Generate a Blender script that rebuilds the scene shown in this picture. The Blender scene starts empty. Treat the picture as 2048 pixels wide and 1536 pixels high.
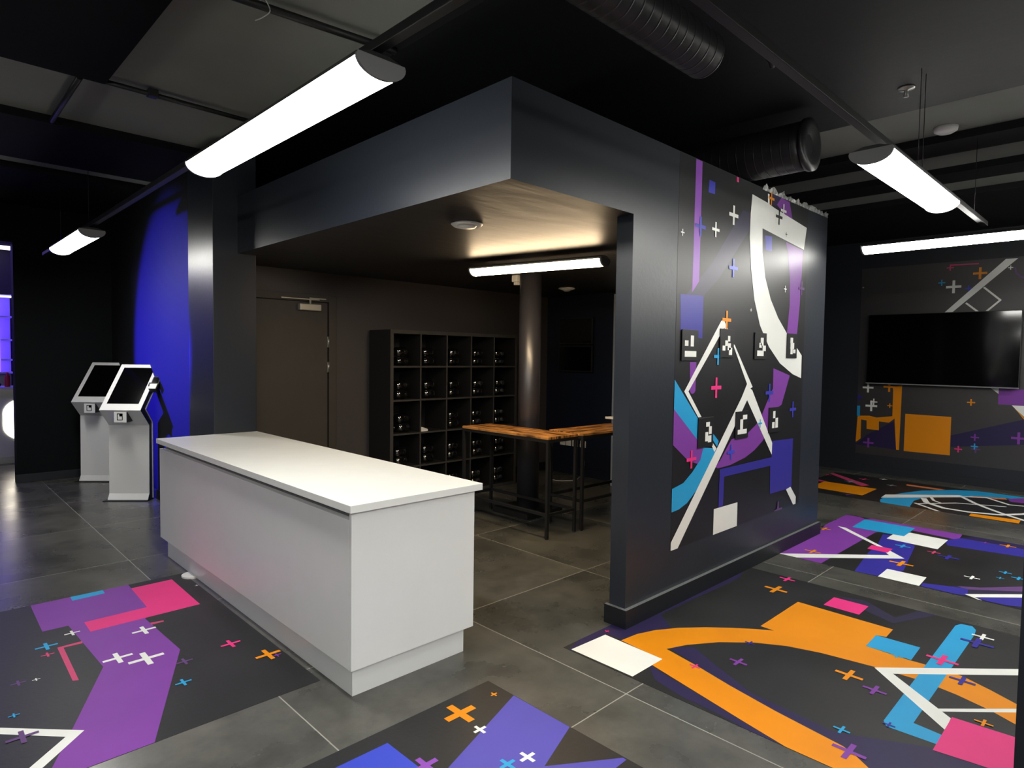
import bpy, bmesh, math, random
from mathutils import Vector, Matrix
from mathutils.geometry import tessellate_polygon

# ---------------------------------------------------------------- camera, world, exposure
scene = bpy.context.scene
COL = scene.collection
scene.view_settings.view_transform = 'Standard'
scene.view_settings.look = 'None'
scene.view_settings.gamma = 1.0
scene.view_settings.use_curve_mapping = False
scene.view_settings.exposure = 0.0
LAMP_POWER = 40.0        # radiance of the suspended battens
INNER_POWER = 62.0       # radiance of the batten in the alcove
BLUE_POWER = 3200.0

def make_camera():
    yaw = math.radians(90 - 44.30366); pitch = math.radians(-2.52239); roll = math.radians(0.79437)
    f = Vector((math.cos(yaw)*math.cos(pitch), math.sin(yaw)*math.cos(pitch), math.sin(pitch)))
    r = Vector((math.sin(yaw), -math.cos(yaw), 0)); u = r.cross(f)
    r2 = r*math.cos(roll) + u*math.sin(roll); u2 = u*math.cos(roll) - r*math.sin(roll)
    cd = bpy.data.cameras.new('camera'); cam = bpy.data.objects.new('camera', cd); COL.objects.link(cam)
    cd.sensor_fit = 'HORIZONTAL'; cd.sensor_width = 36.0; cd.lens = 1265.26/2048*36.0
    cd.clip_start = 0.05; cd.clip_end = 100
    m = Matrix((r2, u2, -f)).transposed().to_4x4(); m.translation = Vector((0, 0, 1.6))
    cam.matrix_world = m
    scene.camera = cam
make_camera()
world = bpy.data.worlds.new('world'); scene.world = world; world.use_nodes = True
world.node_tree.nodes['Background'].inputs[0].default_value = (0.5, 0.6, 0.8, 1)
world.node_tree.nodes['Background'].inputs[1].default_value = 0.004

def spot(name, loc, target, power, color, size, blend, radius):
    l = bpy.data.lights.new(name, 'SPOT'); l.energy = power; l.color = color
    l.spot_size = math.radians(size); l.spot_blend = blend; l.shadow_soft_size = radius
    o = bpy.data.objects.new(name, l); COL.objects.link(o); o.location = loc
    o.rotation_euler = (Vector(target) - Vector(loc)).to_track_quat('-Z', 'Y').to_euler()
    return o
bs = spot('blue_spotlight', (-0.6, 10.4, 1.62), (2.02, 7.45, 1.55), BLUE_POWER, (0.03, 0.02, 1.0), 47, 0.3, 0.05)
bs.scale = (0.50, 1.0, 1.0)      # barn-door shaped beam, taller than wide

pl = bpy.data.lights.new('blue_room_light', 'POINT'); pl.energy = 70; pl.color = (0.22, 0.14, 1.0); pl.shadow_soft_size = 0.15
po = bpy.data.objects.new('blue_room_light', pl); COL.objects.link(po); po.location = (-0.1, 10.7, 3.1)

# ---------------------------------------------------------------- materials
def pbr(name, col, rough=0.5, metal=0.0, spec=0.5, coat=0.0, emit=None, estr=0.0):
    m = bpy.data.materials.new(name); m.use_nodes = True
    b = m.node_tree.nodes['Principled BSDF']
    b.inputs['Base Color'].default_value = (*col, 1); b.inputs['Roughness'].default_value = rough
    b.inputs['Metallic'].default_value = metal; b.inputs['Specular IOR Level'].default_value = spec
    b.inputs['Coat Weight'].default_value = coat; b.inputs['Coat Roughness'].default_value = 0.04
    if emit: b.inputs['Emission Color'].default_value = (*emit, 1); b.inputs['Emission Strength'].default_value = estr
    return m
def N(m, t, **kw):
    n = m.node_tree.nodes.new(t)
    for k, v in kw.items():
        if k in n.inputs: n.inputs[k].default_value = v
        else: setattr(n, k, v)
    return n
def LK(m, a, b): m.node_tree.links.new(a, b)
def noisy(m, scale, amount, detail=4, bump=0.0, bscale=None, stretch=(1, 1, 1), rough_var=0.0):
    """procedural variation of base colour, roughness and bump in object space"""
    b = m.node_tree.nodes['Principled BSDF']; base = tuple(b.inputs['Base Color'].default_value)[:3]
    tc = N(m, 'ShaderNodeTexCoord'); mp = N(m, 'ShaderNodeMapping'); mp.inputs['Scale'].default_value = stretch
    LK(m, tc.outputs['Object'], mp.inputs['Vector'])
    n = N(m, 'ShaderNodeTexNoise', Scale=scale, Detail=detail); LK(m, mp.outputs[0], n.inputs['Vector'])
    r = N(m, 'ShaderNodeValToRGB'); r.color_ramp.elements[0].position = 0.3; r.color_ramp.elements[1].position = 0.7
    r.color_ramp.elements[0].color = (*[c*(1-amount) for c in base], 1)
    r.color_ramp.elements[1].color = (*[min(1, c*(1+amount)) for c in base], 1)
    LK(m, n.outputs['Fac'], r.inputs[0]); LK(m, r.outputs[0], b.inputs['Base Color'])
    if rough_var:
        mr = N(m, 'ShaderNodeMapRange'); r0 = b.inputs['Roughness'].default_value
        mr.inputs['To Min'].default_value = r0-rough_var; mr.inputs['To Max'].default_value = r0+rough_var
        LK(m, n.outputs['Fac'], mr.inputs[0]); LK(m, mr.outputs[0], b.inputs['Roughness'])
    if bump:
        n2 = N(m, 'ShaderNodeTexNoise', Scale=bscale or scale*8, Detail=3); LK(m, mp.outputs[0], n2.inputs['Vector'])
        bp = N(m, 'ShaderNodeBump', Strength=bump, Distance=0.01); LK(m, n2.outputs['Fac'], bp.inputs['Height'])
        LK(m, bp.outputs[0], b.inputs['Normal'])
    return m

M = {}
M['paint'] = noisy(pbr('blue_black_eggshell_paint', (0.017, 0.0215, 0.031), 0.38), 1.3, 0.08, bump=0.06, bscale=40)
M['dark_paint'] = noisy(pbr('black_paint', (0.0035, 0.0055, 0.0095), 0.5), 1.3, 0.1, bump=0.05, bscale=40)
M['navy_paint'] = noisy(pbr('deep_navy_paint', (0.004, 0.008, 0.022), 0.5), 1.3, 0.1)
M['slab_matt'] = noisy(pbr('matt_black_ceiling_paint', (0.007, 0.008, 0.008), 0.8, spec=0.1), 0.8, 0.2)
M['matt_black'] = noisy(pbr('deep_matt_black_paint', (0.004, 0.005, 0.006), 0.7, spec=0.12), 1.3, 0.1)
M['kiosk_wall_paint'] = noisy(pbr('matt_black_paint', (0.010, 0.011, 0.014), 0.75, spec=0.15), 1.3, 0.1, bump=0.05, bscale=40)
M['alcove_paint'] = noisy(pbr('charcoal_paint', (0.060, 0.053, 0.053), 0.5), 1.3, 0.08, bump=0.05, bscale=40)
M['tv_paint'] = noisy(pbr('navy_black_paint', (0.016, 0.019, 0.026), 0.5), 1.3, 0.08, bump=0.05, bscale=40)
M['soffit_paint'] = noisy(pbr('black_gloss_ceiling_paint', (0.020, 0.019, 0.019), 0.47), 1.0, 0.1, bump=0.35, bscale=3.2, stretch=(1.0, 3.0, 1))
M['slab'] = noisy(pbr('grey_concrete_ceiling', (0.20, 0.21, 0.19), 0.8), 0.8, 0.15, bump=0.1, bscale=12)
M['slab_dark'] = noisy(pbr('black_painted_ceiling', (0.007, 0.008, 0.009), 0.55, spec=0.25), 0.8, 0.2, bump=0.1, bscale=12)
M['white'] = noisy(pbr('white_laminate', (0.80, 0.81, 0.80), 0.38), 6, 0.01, bump=0.02, bscale=90)
M['white_top'] = noisy(pbr('white_worktop_laminate', (0.84, 0.85, 0.82), 0.32), 9, 0.015, bump=0.03, bscale=80)
M['plinth'] = pbr('light_grey_plinth', (0.74, 0.75, 0.75), 0.3)
M['kiosk_white'] = pbr('white_powder_coated_steel', (0.82, 0.82, 0.82), 0.4)
M['black_metal'] = noisy(pbr('black_powder_coated_steel', (0.014, 0.014, 0.015), 0.45), 20, 0.1)
M['black_plastic'] = pbr('black_plastic', (0.012, 0.012, 0.013), 0.4)
M['gloss_black'] = pbr('glossy_black_plastic', (0.004, 0.004, 0.005), 0.05, spec=0.8, coat=1.0)
M['gloss_black'].node_tree.nodes['Principled BSDF'].inputs['Coat IOR'].default_value = 2.0
M['screen'] = pbr('black_glass_screen', (0.002, 0.002, 0.0025), 0.09, spec=0.5)
M['strap'] = pbr('black_webbing', (0.008, 0.008, 0.009), 0.8)
M['shelf'] = noisy(pbr('black_brown_wood_foil', (0.010, 0.010, 0.010), 0.5), 14, 0.15, stretch=(1, 1, 6))
M['shelf_front_lit'] = noisy(pbr('grey_brown_lit_front_foil', (0.045, 0.043, 0.042), 0.5), 14, 0.15)
M['shelf_cell_shade'] = pbr('black_cell_shade_board', (0.004, 0.004, 0.005), 0.7)
M['door'] = noisy(pbr('dark_grey_door_paint', (0.052, 0.045, 0.040), 0.55), 5, 0.06)
M['steel'] = pbr('satin_steel', (0.5, 0.5, 0.48), 0.35, 0.9)
M['silver'] = pbr('silver_painted_cover', (0.5, 0.48, 0.42), 0.4, 0.3)
M['white_plastic'] = pbr('white_plastic', (0.75, 0.75, 0.73), 0.35)
M['grey_plastic'] = pbr('grey_plastic', (0.22, 0.22, 0.23), 0.4)
M['skirting_highlight'] = pbr('grey_edge_highlight', (0.16, 0.17, 0.17), 0.35)
M['duct'] = noisy(pbr('black_spiral_duct', (0.02, 0.02, 0.022), 0.38, 0.3), 8, 0.15)
M['tape'] = noisy(pbr('crumpled_translucent_film', (0.3, 0.31, 0.3), 0.25), 30, 0.4, bump=0.5, bscale=60)
M['lit'] = pbr('lit_diffuser', (0.8, 0.8, 0.8), 0.4, emit=(1.0, 0.985, 0.925), estr=LAMP_POWER)
M['lit_warm'] = pbr('lit_warm_diffuser', (0.8, 0.8, 0.8), 0.4, emit=(1.0, 0.74, 0.45), estr=INNER_POWER)
M['lit_port'] = pbr('lit_round_window', (0.8, 0.8, 0.8), 0.4, emit=(1.0, 0.9, 0.72), estr=7)
M['lit_strip'] = pbr('lit_led_strip', (0.8, 0.8, 0.8), 0.4, emit=(0.8, 0.8, 1.0), estr=2.5)
M['lit_blue'] = pbr('lit_blue_led_strip', (0.2, 0.2, 0.8), 0.4, emit=(0.12, 0.05, 1.0), estr=3.5)
M['red'] = pbr('red_card', (0.5, 0.03, 0.04), 0.5)

def wood():
    m = pbr('rustic_brown_board', (0.3, 0.13, 0.04), 0.38)
    b = m.node_tree.nodes['Principled BSDF']
    tc = N(m, 'ShaderNodeTexCoord'); mp = N(m, 'ShaderNodeMapping'); mp.inputs['Scale'].default_value = (2.2, 14, 2.2)
    LK(m, tc.outputs['Object'], mp.inputs[0])
    n = N(m, 'ShaderNodeTexNoise', Scale=2.2, Detail=8, Distortion=0.8); LK(m, mp.outputs[0], n.inputs['Vector'])
    r = N(m, 'ShaderNodeValToRGB'); e = r.color_ramp.elements
    e[0].position = 0.40; e[0].color = (0.05, 0.022, 0.006, 1); e[1].position = 0.60; e[1].color = (0.62, 0.28, 0.075, 1)
    LK(m, n.outputs['Fac'], r.inputs[0]); LK(m, r.outputs[0], b.inputs['Base Color'])
    return m
M['wood'] = wood()
M['shaded_channel'] = pbr('grey_shaded_recess', (0.16, 0.16, 0.17), 0.5, 0.2)

def tiles():
    """large grey porcelain tiles with thin pale joints, laid out in world metres"""
    m = pbr('grey_porcelain_tiles', (0.06, 0.06, 0.055), 0.3)
    b = m.node_tree.nodes['Principled BSDF']; t = N(m, 'ShaderNodeTexCoord'); s = N(m, 'ShaderNodeSeparateXYZ')
    LK(m, t.outputs['Object'], s.inputs[0])
    def math_(op, a, bb=None, c=None):
        n = N(m, 'ShaderNodeMath'); n.operation = op
        for i, v in enumerate((a, bb, c)):
            if v is None: continue
            if isinstance(v, (int, float)): n.inputs[i].default_value = v
            else: LK(m, v, n.inputs[i])
        return n.outputs[0]
    cells, dists = [], []
    for ax, off, pitch in (('X', 1.25, 1.213), ('Y', 1.715, 1.245)):
        q = math_('DIVIDE', math_('SUBTRACT', s.outputs[ax], off), pitch)
        cells.append(math_('FLOOR', q)); fr = math_('FRACT', q)
        d = math_('MINIMUM', fr, math_('SUBTRACT', 1.0, fr)); dists.append(math_('MULTIPLY', d, pitch))
    joint = math_('LESS_THAN', math_('MINIMUM', dists[0], dists[1]), 0.0028)
    cv = N(m, 'ShaderNodeCombineXYZ'); LK(m, cells[0], cv.inputs[0]); LK(m, cells[1], cv.inputs[1])
    wn = N(m, 'ShaderNodeTexWhiteNoise'); wn.noise_dimensions = '3D'; LK(m, cv.outputs[0], wn.inputs['Vector'])
    add = N(m, 'ShaderNodeVectorMath'); add.operation = 'MULTIPLY_ADD'
    LK(m, wn.outputs['Color'], add.inputs[0]); add.inputs[1].default_value = (7, 7, 7); LK(m, t.outputs['Object'], add.inputs[2])
    n1 = N(m, 'ShaderNodeTexNoise', Scale=1.9, Detail=8, Roughness=0.55, Distortion=0.15); LK(m, add.outputs[0], n1.inputs['Vector'])
    r = N(m, 'ShaderNodeValToRGB'); e = r.color_ramp.elements
    e[0].position = 0.22; e[0].color = (0.034, 0.036, 0.034, 1); e[1].position = 0.80; e[1].color = (0.120, 0.116, 0.098, 1)
    LK(m, n1.outputs['Fac'], r.inputs[0])
    n3 = N(m, 'ShaderNodeTexNoise', Scale=7, Detail=10, Roughness=0.72); LK(m, add.outputs[0], n3.inputs['Vector'])
    mr0 = N(m, 'ShaderNodeMapRange'); mr0.inputs['From Min'].default_value = 0.3; mr0.inputs['From Max'].default_value = 0.7; mr0.inputs['To Min'].default_value = 0.72; mr0.inputs['To Max'].default_value = 1.28; LK(m, n3.outputs['Fac'], mr0.inputs[0])
    mv = N(m, 'ShaderNodeVectorMath'); mv.operation = 'SCALE'; LK(m, r.outputs[0], mv.inputs[0]); LK(m, mr0.outputs[0], mv.inputs['Scale'])
    mx = N(m, 'ShaderNodeMix'); mx.data_type = 'RGBA'; LK(m, joint, mx.inputs['Factor'])
    LK(m, mv.outputs[0], mx.inputs[6]); mx.inputs[7].default_value = (0.34, 0.33, 0.29, 1)
    LK(m, mx.outputs[2], b.inputs['Base Color'])
    mr = N(m, 'ShaderNodeMapRange'); mr.inputs['To Min'].default_value = 0.20; mr.inputs['To Max'].default_value = 0.36
    LK(m, n1.outputs['Fac'], mr.inputs[0]); LK(m, mr.outputs[0], b.inputs['Roughness'])
    return m
M['tiles'] = tiles()

def srgb(r, g, b):
    f = lambda c: ((c/255+0.055)/1.055)**2.4 if c > 10 else c/255/12.92
    return (f(r), f(g), f(b))
INK = {'purple': (128, 62, 160), 'lilac': (140, 75, 180), 'mauve': (98, 66, 120), 'pink': (232, 52, 132), 'rose': (205, 70, 115), 'cyan': (40, 160, 215),
       'orange': (232, 142, 5), 'peach': (214, 130, 85), 'white': (236, 237, 232), 'navy': (52, 46, 150), 'navy2': (58, 60, 175), 'blue2': (60, 75, 200),
       'violet': (84, 78, 176), 'indigo': (42, 34, 74), 'indigo2': (44, 40, 66), 'grey': (150, 155, 165), 'black': (14, 14, 16)}
def ink(c, where):
    k = 'ink_%s_%s' % (c, where)
    if k not in M:
        if where == 'floor': M[k] = noisy(pbr('%s_floor_vinyl' % c, srgb(*INK[c]), 0.5, spec=0.22), 3, 0.05, bump=0.03, bscale=60)
        else: M[k] = noisy(pbr('%s_wall_vinyl' % c, srgb(*INK[c]), 0.40), 3, 0.03)
    return M[k]
M['floor_vinyl'] = noisy(pbr('black_floor_vinyl', (0.017, 0.017, 0.018), 0.45, spec=0.28), 2.2, 0.25, detail=6, bump=0.05, bscale=50, rough_var=0.06)
M['wall_vinyl'] = noisy(pbr('black_wall_vinyl', (0.008, 0.008, 0.010), 0.40), 2.2, 0.15, rough_var=0.05)
M['tv_vinyl'] = noisy(pbr('charcoal_wall_vinyl', (0.030, 0.027, 0.028), 0.44, spec=0.9), 2.2, 0.15)

# ---------------------------------------------------------------- geometry helpers
def box(bm, x0, x1, y0, y1, z0, z1, bev=0.0, mat=0, seg=2):
    vs = [bm.verts.new((x, y, z)) for x in (x0, x1) for y in (y0, y1) for z in (z0, z1)]
    fs = [bm.faces.new([vs[i] for i in q]) for q in ((0, 1, 3, 2), (4, 6, 7, 5), (0, 4, 5, 1), (2, 3, 7, 6), (0, 2, 6, 4), (1, 5, 7, 3))]
    for f in fs: f.material_index = mat
    if bev:
        es = list({e for f in fs for e in f.edges})
        r = bmesh.ops.bevel(bm, geom=es, offset=bev, segments=seg, affect='EDGES', profile=0.6)
        for f in r['faces']: f.material_index = mat
    return vs
def prism(bm, pts, a, b, axis='x', mat=0, cap=True):
    """extrude closed 2-D outline (p,q) along axis between a and b"""
    def P3(p, q, t): return {'x': (t, p, q), 'y': (p, t, q), 'z': (p, q, t)}[axis]
    A = [bm.verts.new(P3(p, q, a)) for p, q in pts]; B = [bm.verts.new(P3(p, q, b)) for p, q in pts]
    n = len(pts)
    for i in range(n):
        f = bm.faces.new((A[i], A[(i+1) % n], B[(i+1) % n], B[i])); f.material_index = mat
    if cap:
        tr = tessellate_polygon([[Vector((p, q, 0)) for p, q in pts]])
        for t in tr:
            for V in (A, B):
                try: f = bm.faces.new([V[i] for i in t]); f.material_index = mat
                except ValueError: pass
def tube(bm, p0, p1, r, n=16, r2=None, cap=True, mat=0):
    p0, p1 = Vector(p0), Vector(p1); d = (p1-p0).normalized(); a = d.orthogonal().normalized(); b = d.cross(a); r2 = r if r2 is None else r2
    A = [bm.verts.new(p0 + (a*math.cos(t)+b*math.sin(t))*r) for t in [2*math.pi*i/n for i in range(n)]]
    B = [bm.verts.new(p1 + (a*math.cos(t)+b*math.sin(t))*r2) for t in [2*math.pi*i/n for i in range(n)]]
    for i in range(n):
        f = bm.faces.new((A[i], A[(i+1) % n], B[(i+1) % n], B[i])); f.smooth = True; f.material_index = mat
    if cap: bm.faces.new(A[::-1]).material_index = mat; bm.faces.new(B).material_index = mat
def lathe(bm, prof, n=32, c=(0, 0, 0), mat=0, axis='z'):
    rings = []
    for r, z in prof:
        ring = []
        for i in range(n):
            t = 2*math.pi*i/n; x, y = r*math.cos(t), r*math.sin(t)
            v = (x, y, z) if axis == 'z' else ((z, x, y) if axis == 'x' else (x, z, y))
            ring.append(bm.verts.new((v[0]+c[0], v[1]+c[1], v[2]+c[2])))
        rings.append(ring)
    for A, B in zip(rings, rings[1:]):
        for i in range(n):
            f = bm.faces.new((A[i], A[(i+1) % n], B[(i+1) % n], B[i])); f.smooth = True; f.material_index = mat
    for R in (rings[0], rings[-1]):
        try: bm.faces.new(R).material_index = mat
        except ValueError: pass
def cable(bm, pts, r, n=8):
    P = [Vector(p) for p in pts]; S = []
    for i in range(len(P)-1):
        a, b, c, d = P[max(i-1, 0)], P[i], P[i+1], P[min(i+2, len(P)-1)]
        for k in range(6):
            t = k/6; S.append(0.5*((2*b)+(c-a)*t+(2*a-5*b+4*c-d)*t*t+(3*b-a-3*c+d)*t**3))
    S.append(P[-1]); rings = []
    for i, p in enumerate(S):
        d = (S[min(i+1, len(S)-1)]-S[max(i-1, 0)]).normalized(); up = Vector((0.12, 0.31, 0.94)) if abs(d.z) < 0.9 else Vector((1, 0.2, 0))
        a = d.cross(up).normalized(); b = d.cross(a)
        rings.append([bm.verts.new(p+(a*math.cos(2*math.pi*j/n)+b*math.sin(2*math.pi*j/n))*r) for j in range(n)])
    for A, B in zip(rings, rings[1:]):
        for j in range(n): bm.faces.new((A[j], A[(j+1) % n], B[(j+1) % n], B[j])).smooth = True
    bm.faces.new(rings[0]); bm.faces.new(rings[-1])
def mesh(name, bm, mats, parent=None, **props):
    bmesh.ops.recalc_face_normals(bm, faces=bm.faces)
    me = bpy.data.meshes.new(name); bm.to_mesh(me); bm.free()
    for m in (mats if isinstance(mats, (list, tuple)) else [mats]): me.materials.append(M[m] if isinstance(m, str) else m)
    o = bpy.data.objects.new(name, me); COL.objects.link(o)
    if parent: o.parent = parent
    for k, v in props.items(): o[k] = v
    return o
def tag(o, label, cat, group=None):
    o['label'] = label; o['category'] = cat
    if group: o['group'] = group
    return o
def thing(name, label, cat, loc=(0, 0, 0), rz=0.0, group=None):
    o = bpy.data.objects.new(name, None); COL.objects.link(o); o.empty_display_size = 0.1
    o.location = loc; o.rotation_euler = (0, 0, rz)
    return tag(o, label, cat, group)
def struct(name, bm, mats):
    o = mesh(name, bm, mats); o['kind'] = 'structure'; return o
def sbox(name, x0, x1, y0, y1, z0, z1, mats, bev=0.0):
    bm = bmesh.new(); box(bm, x0, x1, y0, y1, z0, z1, bev); return struct(name, bm, mats)
def pbox(name, parent, x0, x1, y0, y1, z0, z1, mats, bev=0.0):
    bm = bmesh.new(); box(bm, x0, x1, y0, y1, z0, z1, bev); return mesh(name, bm, mats, parent)
def copy_tree(o, parent=None):
    c = o.copy(); COL.objects.link(c)
    if parent: c.parent = parent
    for ch in list(o.children): copy_tree(ch, c)
    return c

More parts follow.
